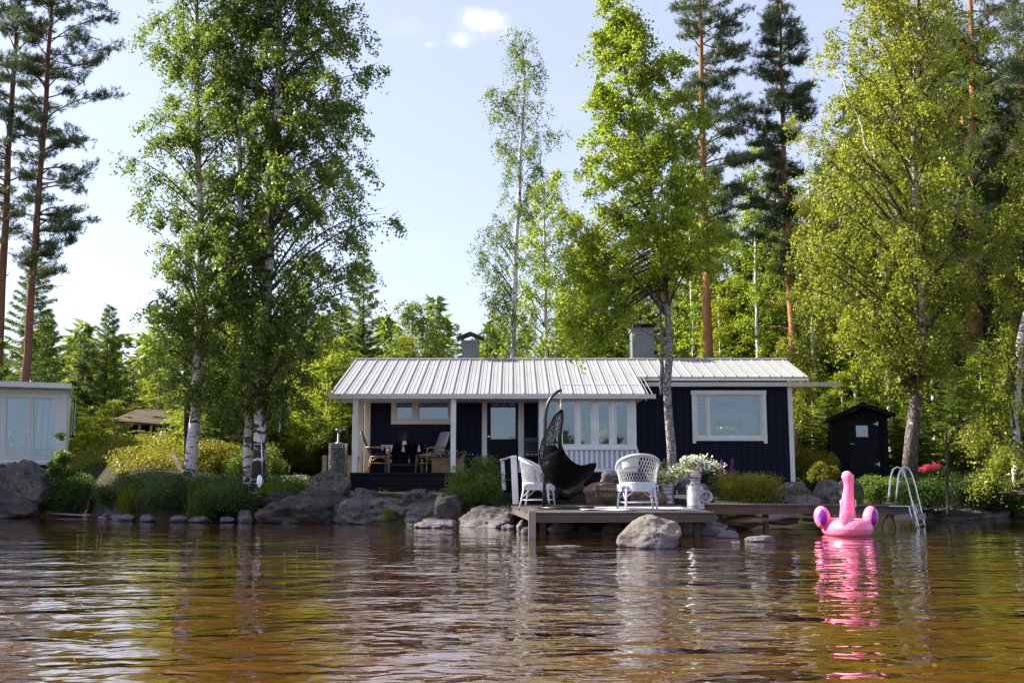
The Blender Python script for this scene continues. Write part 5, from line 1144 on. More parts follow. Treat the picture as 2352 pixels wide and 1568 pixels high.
# ------------------------------------------------------------------ wicker chairs
def wicker(label, loc, rz):
    E = empty('wicker_armchair', (0, 0, 0), 0, label, 'armchair', None)
    # front is -Y ; barrel back and arms in one horseshoe. a from -115 to 115 degrees round the back (+Y)
    W, Dp, zs = .36, .33, .43
    def pt(a, t):
        """t 0 seat .. 1 rim"""
        ca, sa = math.cos(a), math.sin(a); rimz = .64 + .31 * max(0, math.cos(a * .78)) ** .8
        z = zs + (rimz - zs) * t; k = 1 + .16 * t ** 1.6
        return Vector((sa * W * k, ca * Dp * k + (.02 * t), z))
    A = R(112); m = MB(); N = 26
    for i in range(-4, N + 5):                       # two sets of crossing canes
        for sg in (1, -1):
            pts = []
            for q in range(9):
                t = .12 + q / 8 * .80; a = -A + (i / N) * 2 * A + sg * (t - .5) * .62
                if abs(a) <= A + .01: pts.append(pt(a, t))
            if len(pts) > 1: m.tube(pts, .0052, 4, False)
    m.build('lattice', 'white_wicker', E, True)
    m = MB()
    for (ta, tb) in ((0, .12), (.92, 1.0)):
        rows = [[pt(-A + 2 * A * j / 40, ta + (tb - ta) * i / 3) for j in range(41)] for i in range(4)]; m.sheet(rows)
    for (aa, ab) in ((-A, -A + .22), (A - .22, A)):
        m.sheet([[pt(aa + (ab - aa) * j / 4, .1 + .85 * i / 6) for j in range(5)] for i in range(7)])
    m.sheet([[pt(.15 + .85 * j / 8, .60 + .33 * i / 4) for j in range(9)] for i in range(5)])
    m.build('woven_band', 'white_wicker', E, True, solid=.012)
    MB().tube([pt(-A - .05 + (2 * A + .1) * j / 40, 1.0) + Vector((0, 0, .008 * (j % 2))) for j in range(41)], .026, 8).build('rolled_rim', 'white_wicker', E, True)
    MB().box((-W, -.30, .405), (W, .26, .43)).build('seat', 'white_wicker', E, bevel=.02)
    ap_ = MB().box((-W - .01, -.32, .33), (W + .01, -.30, .45)).box((-W - .01, -.3, .33), (-W + .01, .2, .45)).box((W - .01, -.3, .33), (W + .01, .2, .45)); ap_.sheet([[pt(-R(75) + R(150) * j / 16, 0) + Vector((0, .01, -.10 + .12 * i)) for j in range(17)] for i in range(2)])
    ap_.build('apron', 'white_wicker', E, False)
    for sx in (-1, 1):
        MB().tube([(sx * .31, -.27, .42), (sx * .36, -.32, 0)], [.024, .02], 8).build('leg', 'white_wicker', E, True); MB().tube([(sx * .27, .24, .42), (sx * .31, .34, 0)], [.024, .02], 8).build('leg', 'white_wicker', E, True)
    b = MB()
    for sy, yb in ((-1, -.30), (1, .29)):
        for sx in (-1, 1): b.tube([(sx * .33, yb, .20), (sx * .14, yb * .93, .33)], .011, 6)
        b.tube([(-.345, yb, .14), (.345, yb, .14)], .011, 6)
    for sx in (-1, 1): b.tube([(sx * .34, -.3, .14), (sx * .31, .3, .14)], .011, 6); b.tube([(sx * .34, -.29, .2), (sx * .32, -.1, .34)], .010, 6); b.tube([(sx * .31, .27, .2), (sx * .32, .1, .34)], .010, 6)
    b.build('brace', 'white_wicker', E, True)
    E.location = loc; E.rotation_euler[2] = rz; E.scale = (.93, .93, 1.04); return E
wicker('white wicker armchair on the right of the deck, its back to the lake', (G(1457, 1169, ZD).x, 18.4, ZD), R(184))
wicker('white wicker armchair on the left of the deck behind the swing chair pole, turned sideways', (G(1232, 1160, ZD).x, 20.6, ZD), R(78))
# ------------------------------------------------------------------ hanging chair
YE = 19.0
def Q(x, y, Y=YE): return P((1150 + x / 3.92) * .9604, (900 + y / 3.92) * .9604, Y)
b0 = Q(590, 1240); E = empty('swing_chair_stand', (b0.x, YE, ZD), 0, 'curved black steel stand that holds the hanging chair', 'stand')
wp(MB().tube([Vector((Q(592, 1240).x, YE, ZD + .02)), Q(598, 900), Q(600, 560), Q(602, 400), Q(612, 310), Q(634, 240), Q(672, 180), Q(715, 145), Q(758, 124)], [.036, .036, .034, .034, .032, .031, .03, .029, .028], 14), 'pole', 'black_steel', E, True)
wp(MB().tube([(b0.x + .42 + .52 * math.cos(a) , YE + .15 + .55 * math.sin(a), ZD + .03) for a in [i * math.pi / 16 for i in range(33)]], .024, 8), 'base_ring', 'black_steel', E, True)
wp(MB().tube([(b0.x, YE, ZD + .03), (b0.x + .45, YE + .1, ZD + .03), (b0.x + .94, YE + .15, ZD + .03)], .022, 8), 'base_bar', 'black_steel', E, True)
wp(MB().tube([Q(600, 1120), Vector((Q(655, 1230).x, YE + .35, ZD + .03))], .018, 8), 'brace', 'black_steel', E, True)
E = empty('chain', Q(750, 140), 0, 'short steel chain between the black stand and the hanging chair', 'chain'); ch = MB()
tp, bt = Q(752, 130), Q(750, 305); nl = 11
for k in range(nl):
    c_ = tp.lerp(bt, (k + .5) / nl); h_ = (tp - bt).length / nl * .68; ax = Vector((1, 0, 0)) if k % 2 else Vector((0, 1, 0))
    ch.tube([c_ + ax * (.013 * math.cos(a)) + Vector((0, 0, h_ * math.sin(a))) for a in [i * math.pi / 5 for i in range(11)]], .005, 5)
wp(ch, 'links', 'steel', E, True)
E = empty('hanging_chair', Q(750, 310), 0, 'black woven crescent-shaped hanging chair with a thick black cushion', 'hanging chair')
SP = [(752, 312), (690, 370), (625, 500), (570, 610), (548, 720), (556, 830), (600, 930), (680, 1015), (780, 1060), (880, 1045), (975, 985), (1045, 910), (1080, 835)]
RM = [(760, 318), (765, 370), (752, 470), (738, 570), (742, 650), (765, 715), (800, 765), (840, 805), (880, 832), (930, 845), (980, 838), (1030, 822), (1074, 820)]
WD = [.02, .12, .22, .29, .34, .37, .40, .41, .40, .36, .29, .19, .04]
def egg(s, u, inset=0):
    """s along the chair 0..12, u from -1 to 1 across"""
    i = min(11, int(s)); f = s - i; l = lambda a: a[i] + (a[i + 1] - a[i]) * f
    sx, sz = l([p[0] for p in SP]), l([p[1] for p in SP]); rx, rz_ = l([p[0] for p in RM]), l([p[1] for p in RM]); w_ = l(WD)
    a = u * math.pi / 2; k = math.cos(a) * (1 - inset); x_ = rx + (sx - rx) * k; z_ = rz_ + (sz - rz_) * k
    p = Q(x_, z_); p.y = YE - math.sin(a) * w_ * (1 - inset * .6); return p
m = MB()
for u in (-1, 1): m.tube([egg(s / 3, u) for s in range(37)], .022, 8)
m.tube([egg(s / 3, 0) for s in range(37)], .012, 6); wp(m, 'rim', 'black_rattan', E, True)
m = MB()
for u in np.linspace(-.85, .85, 13): m.tube([egg(s / 2, u) for s in range(25)], .0055, 4)
for k in range(30): s_ = .3 + k * .39; m.tube([egg(min(12, s_ + .25 * math.sin(j * 2.1 + k)), -1 + j / 6) for j in range(13)], .0055, 4)
rk_ = random.Random(6)
for k in range(46):
    s_ = rk_.uniform(.4, 11); u_ = rk_.uniform(-1, .7); ds = rk_.uniform(-1.6, 1.6); du = rk_.uniform(.2, .7); m.tube([egg(min(12, max(0, s_ + ds * j / 4)), min(1, u_ + du * j / 4)) for j in range(5)], .0055, 4)
wp(m, 'weave', 'black_rattan', E, True)
m = MB().sheet([[egg(s / 2, u, .0) for u in np.linspace(-.97, .97, 13)] for s in range(10, 24)]); wp(m, 'woven_shell', 'black_rattan', E, True, solid=.02)
m = MB().sheet([[egg(s / 2, u, .12) for u in np.linspace(-.95, .95, 11)] for s in range(9, 19)]); wp(m, 'cushion', 'black_fabric', E, True, solid=.10)
m = MB().ell(tuple(Q(660, 730)), (.17, .20, .19), 18, 10); wp(m, 'back_pillow', 'black_fabric', E, True)
# ------------------------------------------------------------------ fire basket
c_ = G(1401, 1158, ZD); E = empty('fire_basket', (c_.x * 20.3 / c_.y, 20.3, ZD), 0, 'round black metal slat basket behind the right wicker chair', 'fire basket'); m = MB(); prof = [(.12, .05), (.19, .12), (.245, .24), (.265, .36), (.255, .45)]
for k in range(34):
    a = k / 34 * 6.2832; m.tube([(r_ * math.cos(a), r_ * math.sin(a), z_) for r_, z_ in prof], .009, 4)
m.build('slats', 'black_steel', E)
for r_, z_ in ((.255, .45), (.12, .05)): MB().tube([(r_ * math.cos(i / 24 * 6.2832), r_ * math.sin(i / 24 * 6.2832), z_) for i in range(25)], .013, 6).build('ring', 'black_steel', E, True)
for k in range(3): a = k * 2.1; MB().tube([(.12 * math.cos(a), .12 * math.sin(a), .05), (.14 * math.cos(a), .14 * math.sin(a), 0)], .01, 5).build('foot', 'black_steel', E)
MB().lathe([(0, .44), (.24, .44), (.245, .455), (0, .462)], (0, 0, 0), 24).build('lid', 'dark_metal', E, True)
# ------------------------------------------------------------------ milk churns
def churn(label, loc, r, h, rings, lid, ls):
    E = empty('milk_churn', loc, 0, label, 'milk churn'); hs_ = h * .70
    prof = [(0, 0), (r * .98, 0), (r * 1.0, .012), (r * 1.0, .03), (r * .985, .04)]
    for z_ in rings: prof += [(r * .985, z_ - .012), (r * 1.02, z_), (r * .985, z_ + .012)]
    prof += [(r * .985, hs_), (r * .93, hs_ + h * .05), (r * .70, hs_ + h * .12), (r * .56, hs_ + h * .15), (r * .56, h * .94), (r * .64, h * .955), (r * .66, h), (r * .60, h), (r * .52, h * .90), (0, h * .88)]
    MB().lathe(prof, (0, 0, 0), 32).build('body', 'zinc', E, True)
    for sg in (-1, 1): MB().tube([(sg * r * .60, -.05, h * .80), (sg * r * .98, -.05, h * .80), (sg * r * 1.02, -.05, h * .72), (sg * r * .98, -.05, h * .64)], .010, 6).build('handle', 'zinc', E, True)
    lm = Matrix.Rotation(R(90), 3, 'X') if lid == 'front' else Matrix.Rotation(R(90), 3, 'X') @ Matrix.Rotation(R(75), 3, 'Y') if 0 else Matrix.Rotation(R(90), 3, 'X')
    if lid == 'side': lm = Matrix.Rotation(R(78), 3, 'Z') @ lm
    L_ = MB().lathe([(0, -.01), (ls * .55, -.01), (ls * .62, .025), (ls * .95, .03), (ls, .015), (ls * .98, -.02), (0, -.02)], (0, 0, 0), 28, lm)
    p_ = (r * 1.0, -r * .86, h * .40) if lid == 'front' else (r + .05, -.02, h * .38)
    for i in range(len(L_.v)): L_.v[i] = tuple(a + b for a, b in zip(L_.v[i], p_))
    if lid == 'front': L_.tube([(p_[0], p_[1] - .035, p_[2] - ls * .55), (p_[0], p_[1] - .05, p_[2]), (p_[0], p_[1] - .035, p_[2] + ls * .55)], .014, 8)
    L_.build('lid', 'zinc', E, True)
    MB().tube([(r * .5, -r * .35, h * .86), (p_[0] * .75, p_[1] * .8, h * .70), (p_[0], p_[1] - .01, p_[2] + ls * .9)], .005, 5).build('lid_chain', 'dark_metal', E)
    return E
l1 = G(1533, 1157, ZD); churn('grey milk churn with ribbed sides, the farther one, next to the right wicker chair', (l1.x, l1.y, ZD), .165, .62, (.14, .25, .33, .40), 'side', .10)
l2 = G(1602, 1169, ZD); churn('nearer smooth milk churn with its round lid hanging on the front', (l2.x, l2.y + .15, ZD), .168, .575, (.07,), 'front', .125)
E = empty('flower_bucket', (l2.x + .02, l2.y + .15, ZD + .58), 0, 'white bucket planted with white daisies on top of the nearer churn', 'bucket')
MB().lathe([(0, 0), (.085, 0), (.12, .15), (.128, .16), (.11, .16), (0, .13)], (0, 0, 0), 24).build('bucket', 'white_paint', E, True)
def flowers(E, c, r, n, m, leaf, pet, seed, ls=.04, ps=.032):
    rng = np.random.default_rng(seed); lump = rng.normal(size=(12, 3)) * .45; idx = rng.integers(0, 12, n)
    d = unit(rng.normal(size=(n, 3))) * rng.random((n, 1)) ** .33 * .62 + lump[idx]; p = np.array(c) + d * np.array(r)
    npmesh('foliage', leafverts(p, ls, ls * .5, rng), 4, leaf, E)
    idx = rng.integers(0, 12, m); d = unit(rng.normal(size=(m, 3)) + np.array([0, -.4, .5])) * rng.uniform(.5, .95, (m, 1)) + lump[idx] * .9; p = np.array(c) + d * np.array(r)
    p = np.repeat(p, 3, 0) + rng.normal(size=(m * 3, 3)) * .008; npmesh('blossoms', leafverts(p, ps, ps, rng), 4, pet, E)
flowers(E, (.0, 0, .22), (.29, .24, .17), 3000, 560, 'shrub_leaf', 'white_petal', 61)
E = empty('flower_bunch', (l1.x, l1.y, ZD + .60), 0, 'bunch of cream and yellow green flowers in the farther churn', 'flowers')
flowers(E, (-.05, 0, .02), (.32, .25, .18), 1500, 700, 'gold_shrub_leaf', 'cream_petal', 62)
E = empty('grey_leaved_plant', (l1.x + .40, l1.y + .5, gz1(l1.x + .4, l1.y + .5)), 0, 'silvery white flowering plant hanging down between the two churns', 'plant')
flowers(E, (0, 0, 1.0 - E.location.z), (.22, .22, .24), 1500, 420, 'grey_leaf', 'white_petal', 63); MB().tube([(0, 0, -.1), (0, 0, .9 - E.location.z)], .01, 5).build('stem', 'dark_bark', E)

# ------------------------------------------------------------------ pink float
YF = 18.3
def K(x, y, Y=YF): return P((1900 + x / 3.137) * .9604, (900 + y / 3.137) * .9604, Y)
c_ = K(393, 1100); fx = c_.x; E = empty('flamingo_float', (fx, YF, 0), R(0), 'pink inflatable flamingo float with purple wing tips, seen from behind', 'inflatable float')
Rm, rr = .30, .145; m = MB(); rows = []
for i in range(49):
    a = i / 48 * 6.2832; cc = Vector((fx + Rm * math.cos(a) * .95, YF + Rm * math.sin(a) * 1.5, .13)); rows.append([cc + Vector((math.cos(a), math.sin(a), 0)) * (rr * math.cos(b) * (1 + .02 * math.sin(a * 24))) + Vector((0, 0, rr * 1.12 * math.sin(b) * (1 + .02 * math.sin(a * 24)))) for b in [j / 16 * 6.2832 for j in range(17)]])
m.sheet(rows); wp(m, 'ring', 'pink_vinyl', E, True)
nk = [(400, 1060), (398, 980), (402, 900), (408, 830), (406, 775), (398, 745), (396, 722)]; rs = [.150, .128, .105, .088, .100, .116, .070]
npts = [K(x, y, YF + .42) for x, y in nk]; npts.append(npts[-1] + Vector((0, .0, .03))); wp(MB().tube(npts[:-1] + [npts[-2] + Vector((0, 0, .028))], rs + [.012], 22), 'neck', 'pink_vinyl', E, True)
hp = K(394, 745, YF + .50); wp(MB().tube([hp, hp + Vector((0.04, .08, .02)), hp + Vector((.08, .17, -.04)), hp + Vector((.10, .21, -.12))], [.09, .075, .05, .02], 16), 'beak', 'white_vinyl', E, True)
tl = K(393, 1070, YF - .44); wp(MB().ell((tl.x, YF - .45, .30), (.13, .05, .16), 16, 10, Matrix.Rotation(R(-18), 3, 'X')), 'tail', 'pink_vinyl', E, True)
for sg, cxp in ((-1, 208), (1, 571)):
    wc = K(cxp, 1055, YF - .05); mt = Matrix.Rotation(R(14 * -sg), 3, 'Z') @ Matrix.Rotation(R(6 * sg), 3, 'Y'); wo_ = wp(MB().ell(tuple(wc), (.135, .17, .205), 22, 14, mt), 'wing', 'pink_vinyl', E, True)
    pf = MB(); fn_ = 14; vs = []
    for q in range(fn_ + 1):                     # jagged purple feather print wrapped on the camera side of the wing
        f = q / fn_; z_ = -.155 + .31 * f; wdt = .062 * math.sin(math.pi * min(1, max(0.05, f))) ** .5 * (1 if q % 2 else .62)
        row = []
        for e in range(5):
            x_ = sg * (.052 - wdt + (wdt + .075 * math.sin(math.pi * max(.04, min(.96, f))) ) * e / 4); k_ = max(0, 1 - (x_ / .135) ** 2 - (z_ / .205) ** 2); row.append(Vector(wc) + mt @ Vector((x_, -.17 * math.sqrt(k_) - .004, z_)))
        vs.append(row)
    wp(MB().sheet(vs), 'wing_print', 'purple_vinyl', wo_, True)
for sg in (-1, 1):
    hb = K(400 + sg * 52, 950, YF + .40); wp(MB().tube([hb + Vector((-sg * .03, 0, -.06)), hb + Vector((sg * .012, -.02, -.06)), hb + Vector((sg * .012, -.02, .06)), hb + Vector((-sg * .03, 0, .06))], .009, 6), 'grip', 'white_vinyl', E, True)
# ------------------------------------------------------------------ ladder
YL = 21.1; E = empty('bathing_ladder', K(850, 970, YL), 0, 'steel bathing ladder with two tall looped handrails at the end of the jetty', 'ladder')
def off(v, d): return v + Vector((0, d, 0))
r1 = [K(700, 975, YL), K(708, 880, YL), K(722, 750, YL), K(742, 695, YL), K(770, 678, YL), K(798, 690, YL), K(820, 725, YL), K(845, 800, YL), K(885, 960, YL), K(925, 1110, YL), K(935, 1150, YL)]
r2 = [K(756, 972, YL + .5), K(765, 880, YL + .5), K(780, 745, YL + .5), K(800, 693, YL + .5), K(828, 678, YL + .5), K(855, 690, YL + .5), K(878, 730, YL + .5), K(905, 815, YL + .5), K(940, 960, YL + .5), K(972, 1100, YL + .5), K(980, 1135, YL + .5)]
for r_ in (r1, r2): wp(MB().tube(r_, .019, 10), 'handrail', 'steel', E, True)
for k, (i, f) in enumerate(((8, .0), (8, .35), (8, .7), (9, .1))): a = r1[i].lerp(r1[i + 1], f); b = r2[i].lerp(r2[i + 1], f); wp(MB().beam(a, b, .05, .02), 'rung', 'steel', E)
for ra, rb2, x_ in ((860, 905, 0), (912, 945, .5)): wp(MB().tube([K(ra, 975, YL + x_), K(ra + 32, 1115, YL + x_)], .014, 8), 'inner_rail', 'steel', E, True)
wp(MB().tube([K(700, 972, YL), K(885, 972, YL)], .012, 6).tube([K(756, 972, YL + .5), K(940, 970, YL + .5)], .012, 6), 'foot_bar', 'steel', E, True)

# ------------------------------------------------------------------ outhouse
YO = 29.0; ax0, ax1 = wx(1917, YO), wx(2036, YO); zb = wz(1106, YO); ze_ = wz(962, YO); zp = wz(934, YO); pxc = wx(1982, YO)
E = empty('outhouse', ((ax0 + ax1) / 2, YO, zb), 0, 'small black log-built outhouse with a gable roof at the edge of the wood', 'outhouse')
m = MB().box((ax0, YO, zb - .3), (ax1, YO + 1.7, ze_)).prism([(ax0, YO, ze_), (ax1, YO, ze_), (pxc, YO, zp - .03)], (0, 1.7, 0))
wp(m, 'wall', 'log_boards', E); n_ = int((ze_ - zb + .3) / .12)
for cx_ in (ax0 + .06, ax1 - .06):
    m = MB()
    for k in range(n_): z_ = zb - .28 + k * .12; m.box((cx_ - .09, YO - .07, z_), (cx_ + .05, YO - .002, z_ + .10)).box((cx_ - .04, YO - .06, z_ + .099), (cx_, YO - .004, z_ + .121))
    wp(m, 'log_corner', 'log_boards', E)

rz_ = [(wx(1902, YO), wz(966, YO)), (pxc, wz(930, YO)), (wx(2052, YO), wz(955, YO))]; m = MB()
for (a, b) in ((rz_[0], rz_[1]), (rz_[1], rz_[2])): m.prism([(a[0], YO - .35, a[1]), (b[0], YO - .35, b[1]), (b[0], YO - .35, b[1] + .055), (a[0], YO - .35, a[1] + .055)], (0, 2.3, 0))
wp(m, 'roof', 'felt_roof', E)
m = MB()
for (a, b) in ((rz_[0], rz_[1]), (rz_[1], rz_[2])): m.prism([(a[0], YO - .375, a[1] - .07), (b[0], YO - .375, b[1] - .07), (b[0], YO - .375, b[1] + .05), (a[0], YO - .375, a[1] + .05)], (0, .022, 0))
wp(m, 'barge_board', 'log_boards', E)
dx0, dx1, dz0, dz1 = wx(1950, YO), wx(2014, YO), wz(1092, YO), wz(966, YO); wn_ = (wx(1967, YO), wx(1993, YO), wz(1003, YO), wz(977, YO)); m = MB(); holes(m, dx0, dx1, dz0, dz1, YO - .045, .04, [wn_]); od = wp(m, 'door', 'black_door_boards', E)
wp(MB().box((wn_[0], YO - .03, wn_[2]), (wn_[1], YO - .024, wn_[3])), 'door_pane', 'glass', od); wp(MB().box((wn_[0], YO - .012, wn_[2]), (wn_[1], YO - .008, wn_[3])), 'curtain', 'curtain', od)
for y_ in (974, 1066):
    hz = wz(y_, YO); wp(MB().prism([(wx(2004, YO), YO - .052, hz + .035), (wx(2015, YO), YO - .052, hz + .01), (wx(2015, YO), YO - .052, hz - .01), (wx(2004, YO), YO - .052, hz - .015), (wx(2009, YO), YO - .052, hz + .01)], (0, .006, 0)).box((wx(2012, YO), YO - .055, hz - .05), (wx(2015, YO), YO - .046, hz + .06)), 'hinge', 'hinge_metal', od)
wp(MB().tube([(wx(1953, YO), YO - .05, wz(1019, YO)), (wx(1953, YO), YO - .085, wz(1019, YO)), (wx(1962, YO), YO - .085, wz(1019, YO))], .012, 6), 'handle', 'hinge_metal', od)
wp(MB().box((dx0 - .06, YO - .02, dz0), (dx0 - .004, YO - .003, dz1 + .06)).box((dx1 + .004, YO - .02, dz0), (dx1 + .06, YO - .003, dz1 + .06)).box((dx0 - .003, YO - .02, dz1 + .004), (dx1 + .003, YO - .003, dz1 + .06)), 'door_frame', 'log_boards', E)

E.rotation_euler[2] = -.25
# ------------------------------------------------------------------ white cabin on the left
def CW(x, y, dy=0):                                      # point on its slightly turned front wall
    t = (x + 200) / 362.0; return P(x, y, 30.2 + 1.6 * t + dy)
E = empty('white_cabin', CW(60, 1062), 0, 'white boarded cabin with tall windows and a flat roof at the left edge', 'cabin')
def panel(mb, x0, x1, yb, yt, d=.0, th=.10):
    a, b, c, d_ = CW(x0, yb, d), CW(x1, yb, d), CW(x1, yt, d), CW(x0, yt, d); a.z = b.z = wz(yb, 31.6); c.z = d_.z = wz(yt, 31.6); mb.prism([a, b, c, d_], (0, th, 0))
m = MB(); cols = [(-190, -125), (-108, -62), (-46, -4), (14, 64), (76, 122)]
panel(m, -200, 150, 915, 892, 0); panel(m, -200, 150, 1060, 1050, 0)
prev = -200
for a, b in cols: panel(m, prev, a, 1050, 915, 0); prev = b
panel(m, prev, 150, 1050, 915, 0)
cr = CW(150, 1000); BK = Vector((-.40, .92, 0)) * 3.8; zl_, zh_ = wz(1060, 31.6), wz(892, 31.6)
c0 = Vector((cr.x, cr.y + .1, zl_)); cL = CW(-200, 1000, .1); cL.z = zl_
m.prism([c0, c0 + BK, c0 + BK - Vector((.1, 0, 0)), c0 - Vector((.1, 0, 0))], (0, 0, zh_ - zl_)); m.prism([c0 + BK, cL + BK, cL + BK + Vector((0, .1, 0)), c0 + BK + Vector((0, .1, 0))], (0, 0, zh_ - zl_))
wp(m, 'wall', 'white_siding', E)
m = MB(); a, b = CW(-210, 885, -.35), CW(164, 890, -.35); a.z = wz(891, 31.3); b.z = a.z - .0
m.prism([a, b, b + BK * 1.12, a + BK * 1.12], (0, 0, .17)); wp(m, 'roof', 'white_siding', E)
m = MB()
for a, b in cols:
    f = MB(); panel(f, a - 4, a, 1052, 912, -.03, .028); panel(f, b, b + 4, 1052, 912, -.03, .028); panel(f, a, b, 915, 911, -.03, .028); panel(f, a, b, 1054, 1049, -.03, .028); fo = wp(f, 'window', 'white_paint', E)
    g = MB(); panel(g, a, b, 1049.5, 915.5, .04, .006); wp(g, 'pane', 'glass', fo)
m = MB(); panel(m, 143, 151, 1060, 895, -.02, .018); wp(m, 'corner_board', 'white_paint', E)
m = MB(); panel(m, -200, 150, 1067, 1060, -.05, .2); wp(m, 'plinth', 'white_paint', E)
# side casement swung open
cb = CW(150, 1000); wz_ = lambda y: wz(y, 31.8); q = MB(); xo = P(168, 1000, 32.2).x
q.box((xo - .06, 32.2, wz_(1003)), (xo, 32.25, wz_(916))).box((cb.x + .01, 32.2, wz_(1003)), (cb.x + .06, 32.25, wz_(916))).box((cb.x + .06, 32.2, wz_(920)), (xo - .06, 32.25, wz_(916))).box((cb.x + .06, 32.2, wz_(1003)), (xo - .06, 32.25, wz_(998)))
oc = wp(q, 'open_casement', 'white_paint', E); wp(MB().box((cb.x + .06, 32.22, wz_(998)), (xo - .06, 32.226, wz_(920))), 'pane', 'glass', oc)
lw_ = MB().prism([c0 + BK + Vector((-.1, -.02, 0)), cL + BK + Vector((.1, -.02, 0)), cL + BK + Vector((.1, -.04, 0)), c0 + BK + Vector((-.1, -.04, 0))], (0, 0, zh_ - zl_)); wp(lw_, 'interior_wall', 'interior_paint', E)
f0, f1 = c0 + Vector((-.12, .02, .002)), cL + Vector((.05, .02, .002)); m = MB().prism([f0, f0 + BK * .95, f1 + BK * .95, f1], (0, 0, .04)); wp(m, 'floor', 'pale_wood', E)
m = MB(); 
for x_ in (84, 100, 112): m.box((P(x_, 1000, 32.6).x, 32.6, wz(1052, 32)), (P(x_ + 6, 1000, 32.6).x, 32.63, wz(918, 32)))
wp(m, 'curtain', 'curtain', E)
zc_ = wz(1057, 31.6) + .01
cane_chair('striped high-back cane chair inside the white cabin, seen through its glass', (P(42, 1050, 32.6).x, 32.6, zc_), R(-80))
cane_chair('striped cane chair at the very left inside the white cabin', (P(-8, 1050, 32.5).x, 32.5, zc_), R(-100))
E = empty('low_table', (P(98, 1045, 32.2).x, 32.3, zc_), 0, 'low dark slatted bench inside the right window of the white cabin', 'bench')
MB().box((-.3, -.15, .34), (.3, .15, .38)).build('seat', 'dark_wood', E)
for sx in (-.27, .27): MB().box((sx - .02, -.13, 0), (sx + .02, .13, .34)).build('leg', 'dark_wood', E)
# ------------------------------------------------------------------ dark shed far left
YS = 42.0; E = empty('shed', P(350, 1035, YS), 0, 'low dark shed with a brown roof and pale posts among the left trees', 'shed'); zs0 = gz1(-15, YS) - .1
X0, X1 = wx(295, YS), wx(432, YS); wp(MB().box((X0, YS + 1.6, zs0), (X1, YS + 1.7, wz(962, YS))).box((X0, YS, zs0), (X0 + .1, YS + 1.6, wz(968, YS))).box((X1 - .1, YS, zs0), (X1, YS + 1.6, wz(968, YS))).box((wx(372, YS), YS + .9, zs0), (X1, YS + .95, wz(980, YS))), 'wall', 'black_boards', E)
wp(MB().prism([(wx(262, YS), YS - .5, wz(972, YS)), (wx(450, YS), YS - .5, wz(984, YS)), (wx(440, YS), YS + 2.2, wz(948, YS)), (wx(268, YS), YS + 2.2, wz(935, YS))], (0, 0, .10)), 'roof', 'brown_roof', E)
for x_ in (318, 345, 373, 405): wp(MB().box((wx(x_, YS), YS - .1, zs0), (wx(x_, YS) + .10, YS, wz(975, YS))), 'post', 'warm_white_paint', E)
# ------------------------------------------------------------------ small things on the left bank
E = empty('pallet', G(175, 1176, .02), 0, 'old wooden pallet lying half in the water at the left shore', 'pallet')
zq = .06; A = G(110, 1178, .06); Bq = G(205, 1183, .03)
for (xa, ya, xb, yb) in ((112, 1178, 205, 1183), (148, 1173, 222, 1178), (188, 1168, 256, 1170), (205, 1163, 262, 1164)): wp(MB().beam(G(xa, ya, .07), G(xb, yb, .06), .14, .03), 'board', 'grey_wood', E)
for (xa, ya, xb, yb) in ((112, 1178, 212, 1162), (196, 1183, 262, 1167)): wp(MB().beam(G(xa, ya, .035), G(xb, yb, .035), .09, .05), 'bearer', 'grey_wood', E)
tag(MB().beam(P(396, 1040, 26.6), P(419, 1086, 26.0), .10, .035, (0, 1, 0)).build('leaning_board', 'pale_wood'), 'pale board leaning on the bank left of the leftmost white birch', 'board')
E = empty('paddle', P(594, 1118, 24.05), 0, 'pale paddle leaning between the twin birch trunks', 'paddle'); wp(MB().tube([P(603, 1100, 24.0), P(601, 1040, 24.05), P(600, 990, 24.1)], .014, 6), 'shaft', 'steel', E, True); wp(MB().ell(tuple(P(596, 1105, 24.0)), (.07, .012, .16), 12, 8), 'blade', 'steel', E, True)
o = MB().box((-.09, -.07, 0), (.09, .07, .11)).build('bird_box', 'dark_wood', None, bevel=.006); o.location = P(571, 1016, 24.55); tag(o, 'small brown box fixed to the thin birch trunk', 'box')
tag(MB().tube([P(643, 935, 24.2), P(643, 985, 24.2), P(641, 993, 24.2), P(638, 990, 24.2)], .008, 6).build('wire_hook', 'steel', None, True), 'thin pale wire hook hanging right of the thick birch', 'hook')
for (x, y, lb) in [(398, 1196, '')][:0]: pass
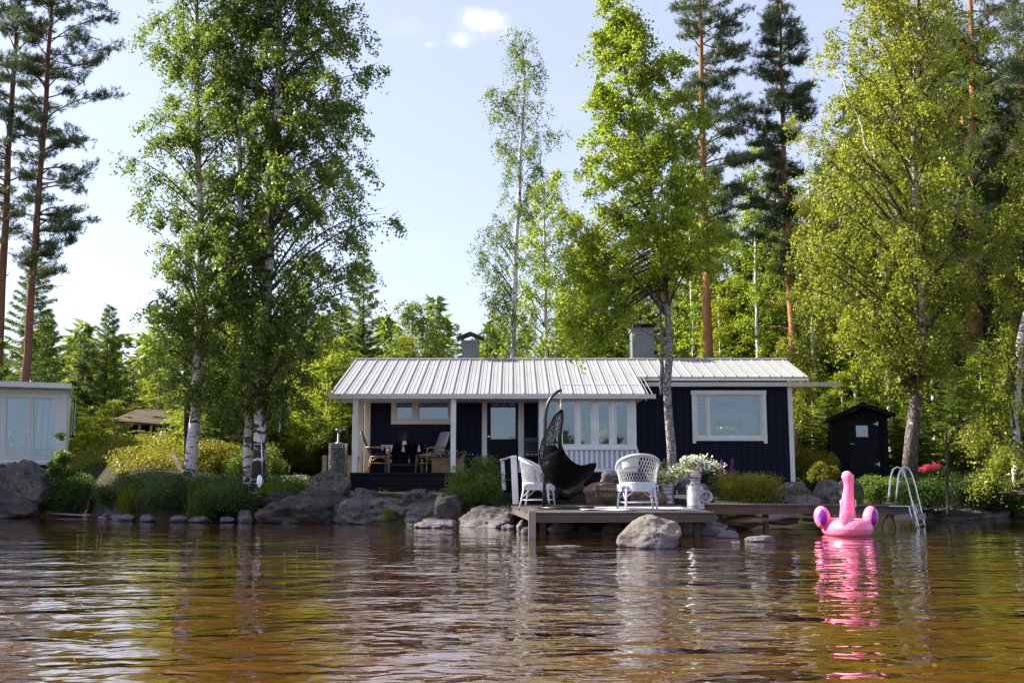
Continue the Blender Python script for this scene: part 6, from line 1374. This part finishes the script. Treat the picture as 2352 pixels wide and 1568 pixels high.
# water plants
rr_ = random.Random(12); W = [(178, 1250), (192, 1240), (222, 1243), (230, 1250), (430, 1265), (448, 1285), (520, 1290), (535, 1300), (548, 1268), (560, 1290), (376, 1330), (583, 1345), (655, 1330), (682, 1325), (728, 1290), (762, 1318), (800, 1335), (826, 1350), (940, 1250), (958, 1245), (1045, 1248), (1060, 1262), (1098, 1270), (1118, 1266), (1215, 1262)]
W = [(x_, 1262 + (y_ - 1262) * .7) for x_, y_ in W]
base_ = None
for k, (x_, y_) in enumerate(W):
    b = G(x_, y_, 0)
    if base_ is None:
        E = base_ = empty('water_plant', b, 0, None, 'water plant', 'thin flowering water plants')
        MB().tube([(0, 0, -.3), (.005, 0, .0), (.0, .0, .17)], [.004, .004, .003], 5).build('stem', 'grass_blade', E); MB().ell((0, 0, .175), (.008, .008, .008), 8, 6).ell((.008, 0, .145), (.005, .005, .006), 8, 6).ell((-.007, 0, .158), (.005, .005, .006), 8, 6).build('flower_head', 'grey_leaf', E, True)
    else: E = copy_tree(base_)
    E.location = b; E.scale = (1, 1, rr_.uniform(.5, 1.3)); E.rotation_euler = (rr_.uniform(-.12, .12), rr_.uniform(-.15, .15), 0); E['label'] = 'thin green stem with a tiny pale flower head sticking up from the dark water'

rng = np.random.default_rng(71); n = 420; x = rng.uniform(RX0 + .1, XR_ - .1, n); y = rng.uniform(26.05, 29.95, n); ok = (y > 27.95) | (x < XJ - .1); ok &= rng.random(n) < np.where((x > 1.5) & (x < 6), 1, .35); x = x[ok]; y = y[ok]
z = RZ - SL * np.abs(30 - y) + .012; v = leafverts(np.zeros((len(x), 3)), .05, .035, rng, 0).reshape(-1, 4, 3); v[:, :, 2] = -SL * -v[:, :, 1] + rng.random((len(x), 1)) * .004
tag(npmesh('fallen_leaves', (v + np.stack([x, y, z], 1)[:, None, :]).reshape(-1, 3), 4, 'gold_shrub_leaf'), 'fallen birch leaves scattered over the metal roof', 'fallen leaves', kind='stuff')
n = 260; y = rng.uniform(5.5, 21, n); x = rng.uniform(-.5, .5, n) * y; v = leafverts(np.zeros((n, 3)), .045, .03, rng, 0).reshape(-1, 4, 3); v[:, :, 2] = .004
tag(npmesh('floating_leaves', (v + np.stack([x, y, 0 * x], 1)[:, None, :]).reshape(-1, 3), 4, 'gold_shrub_leaf'), 'tiny leaves and seeds floating on the lake', 'floating leaves', kind='stuff')
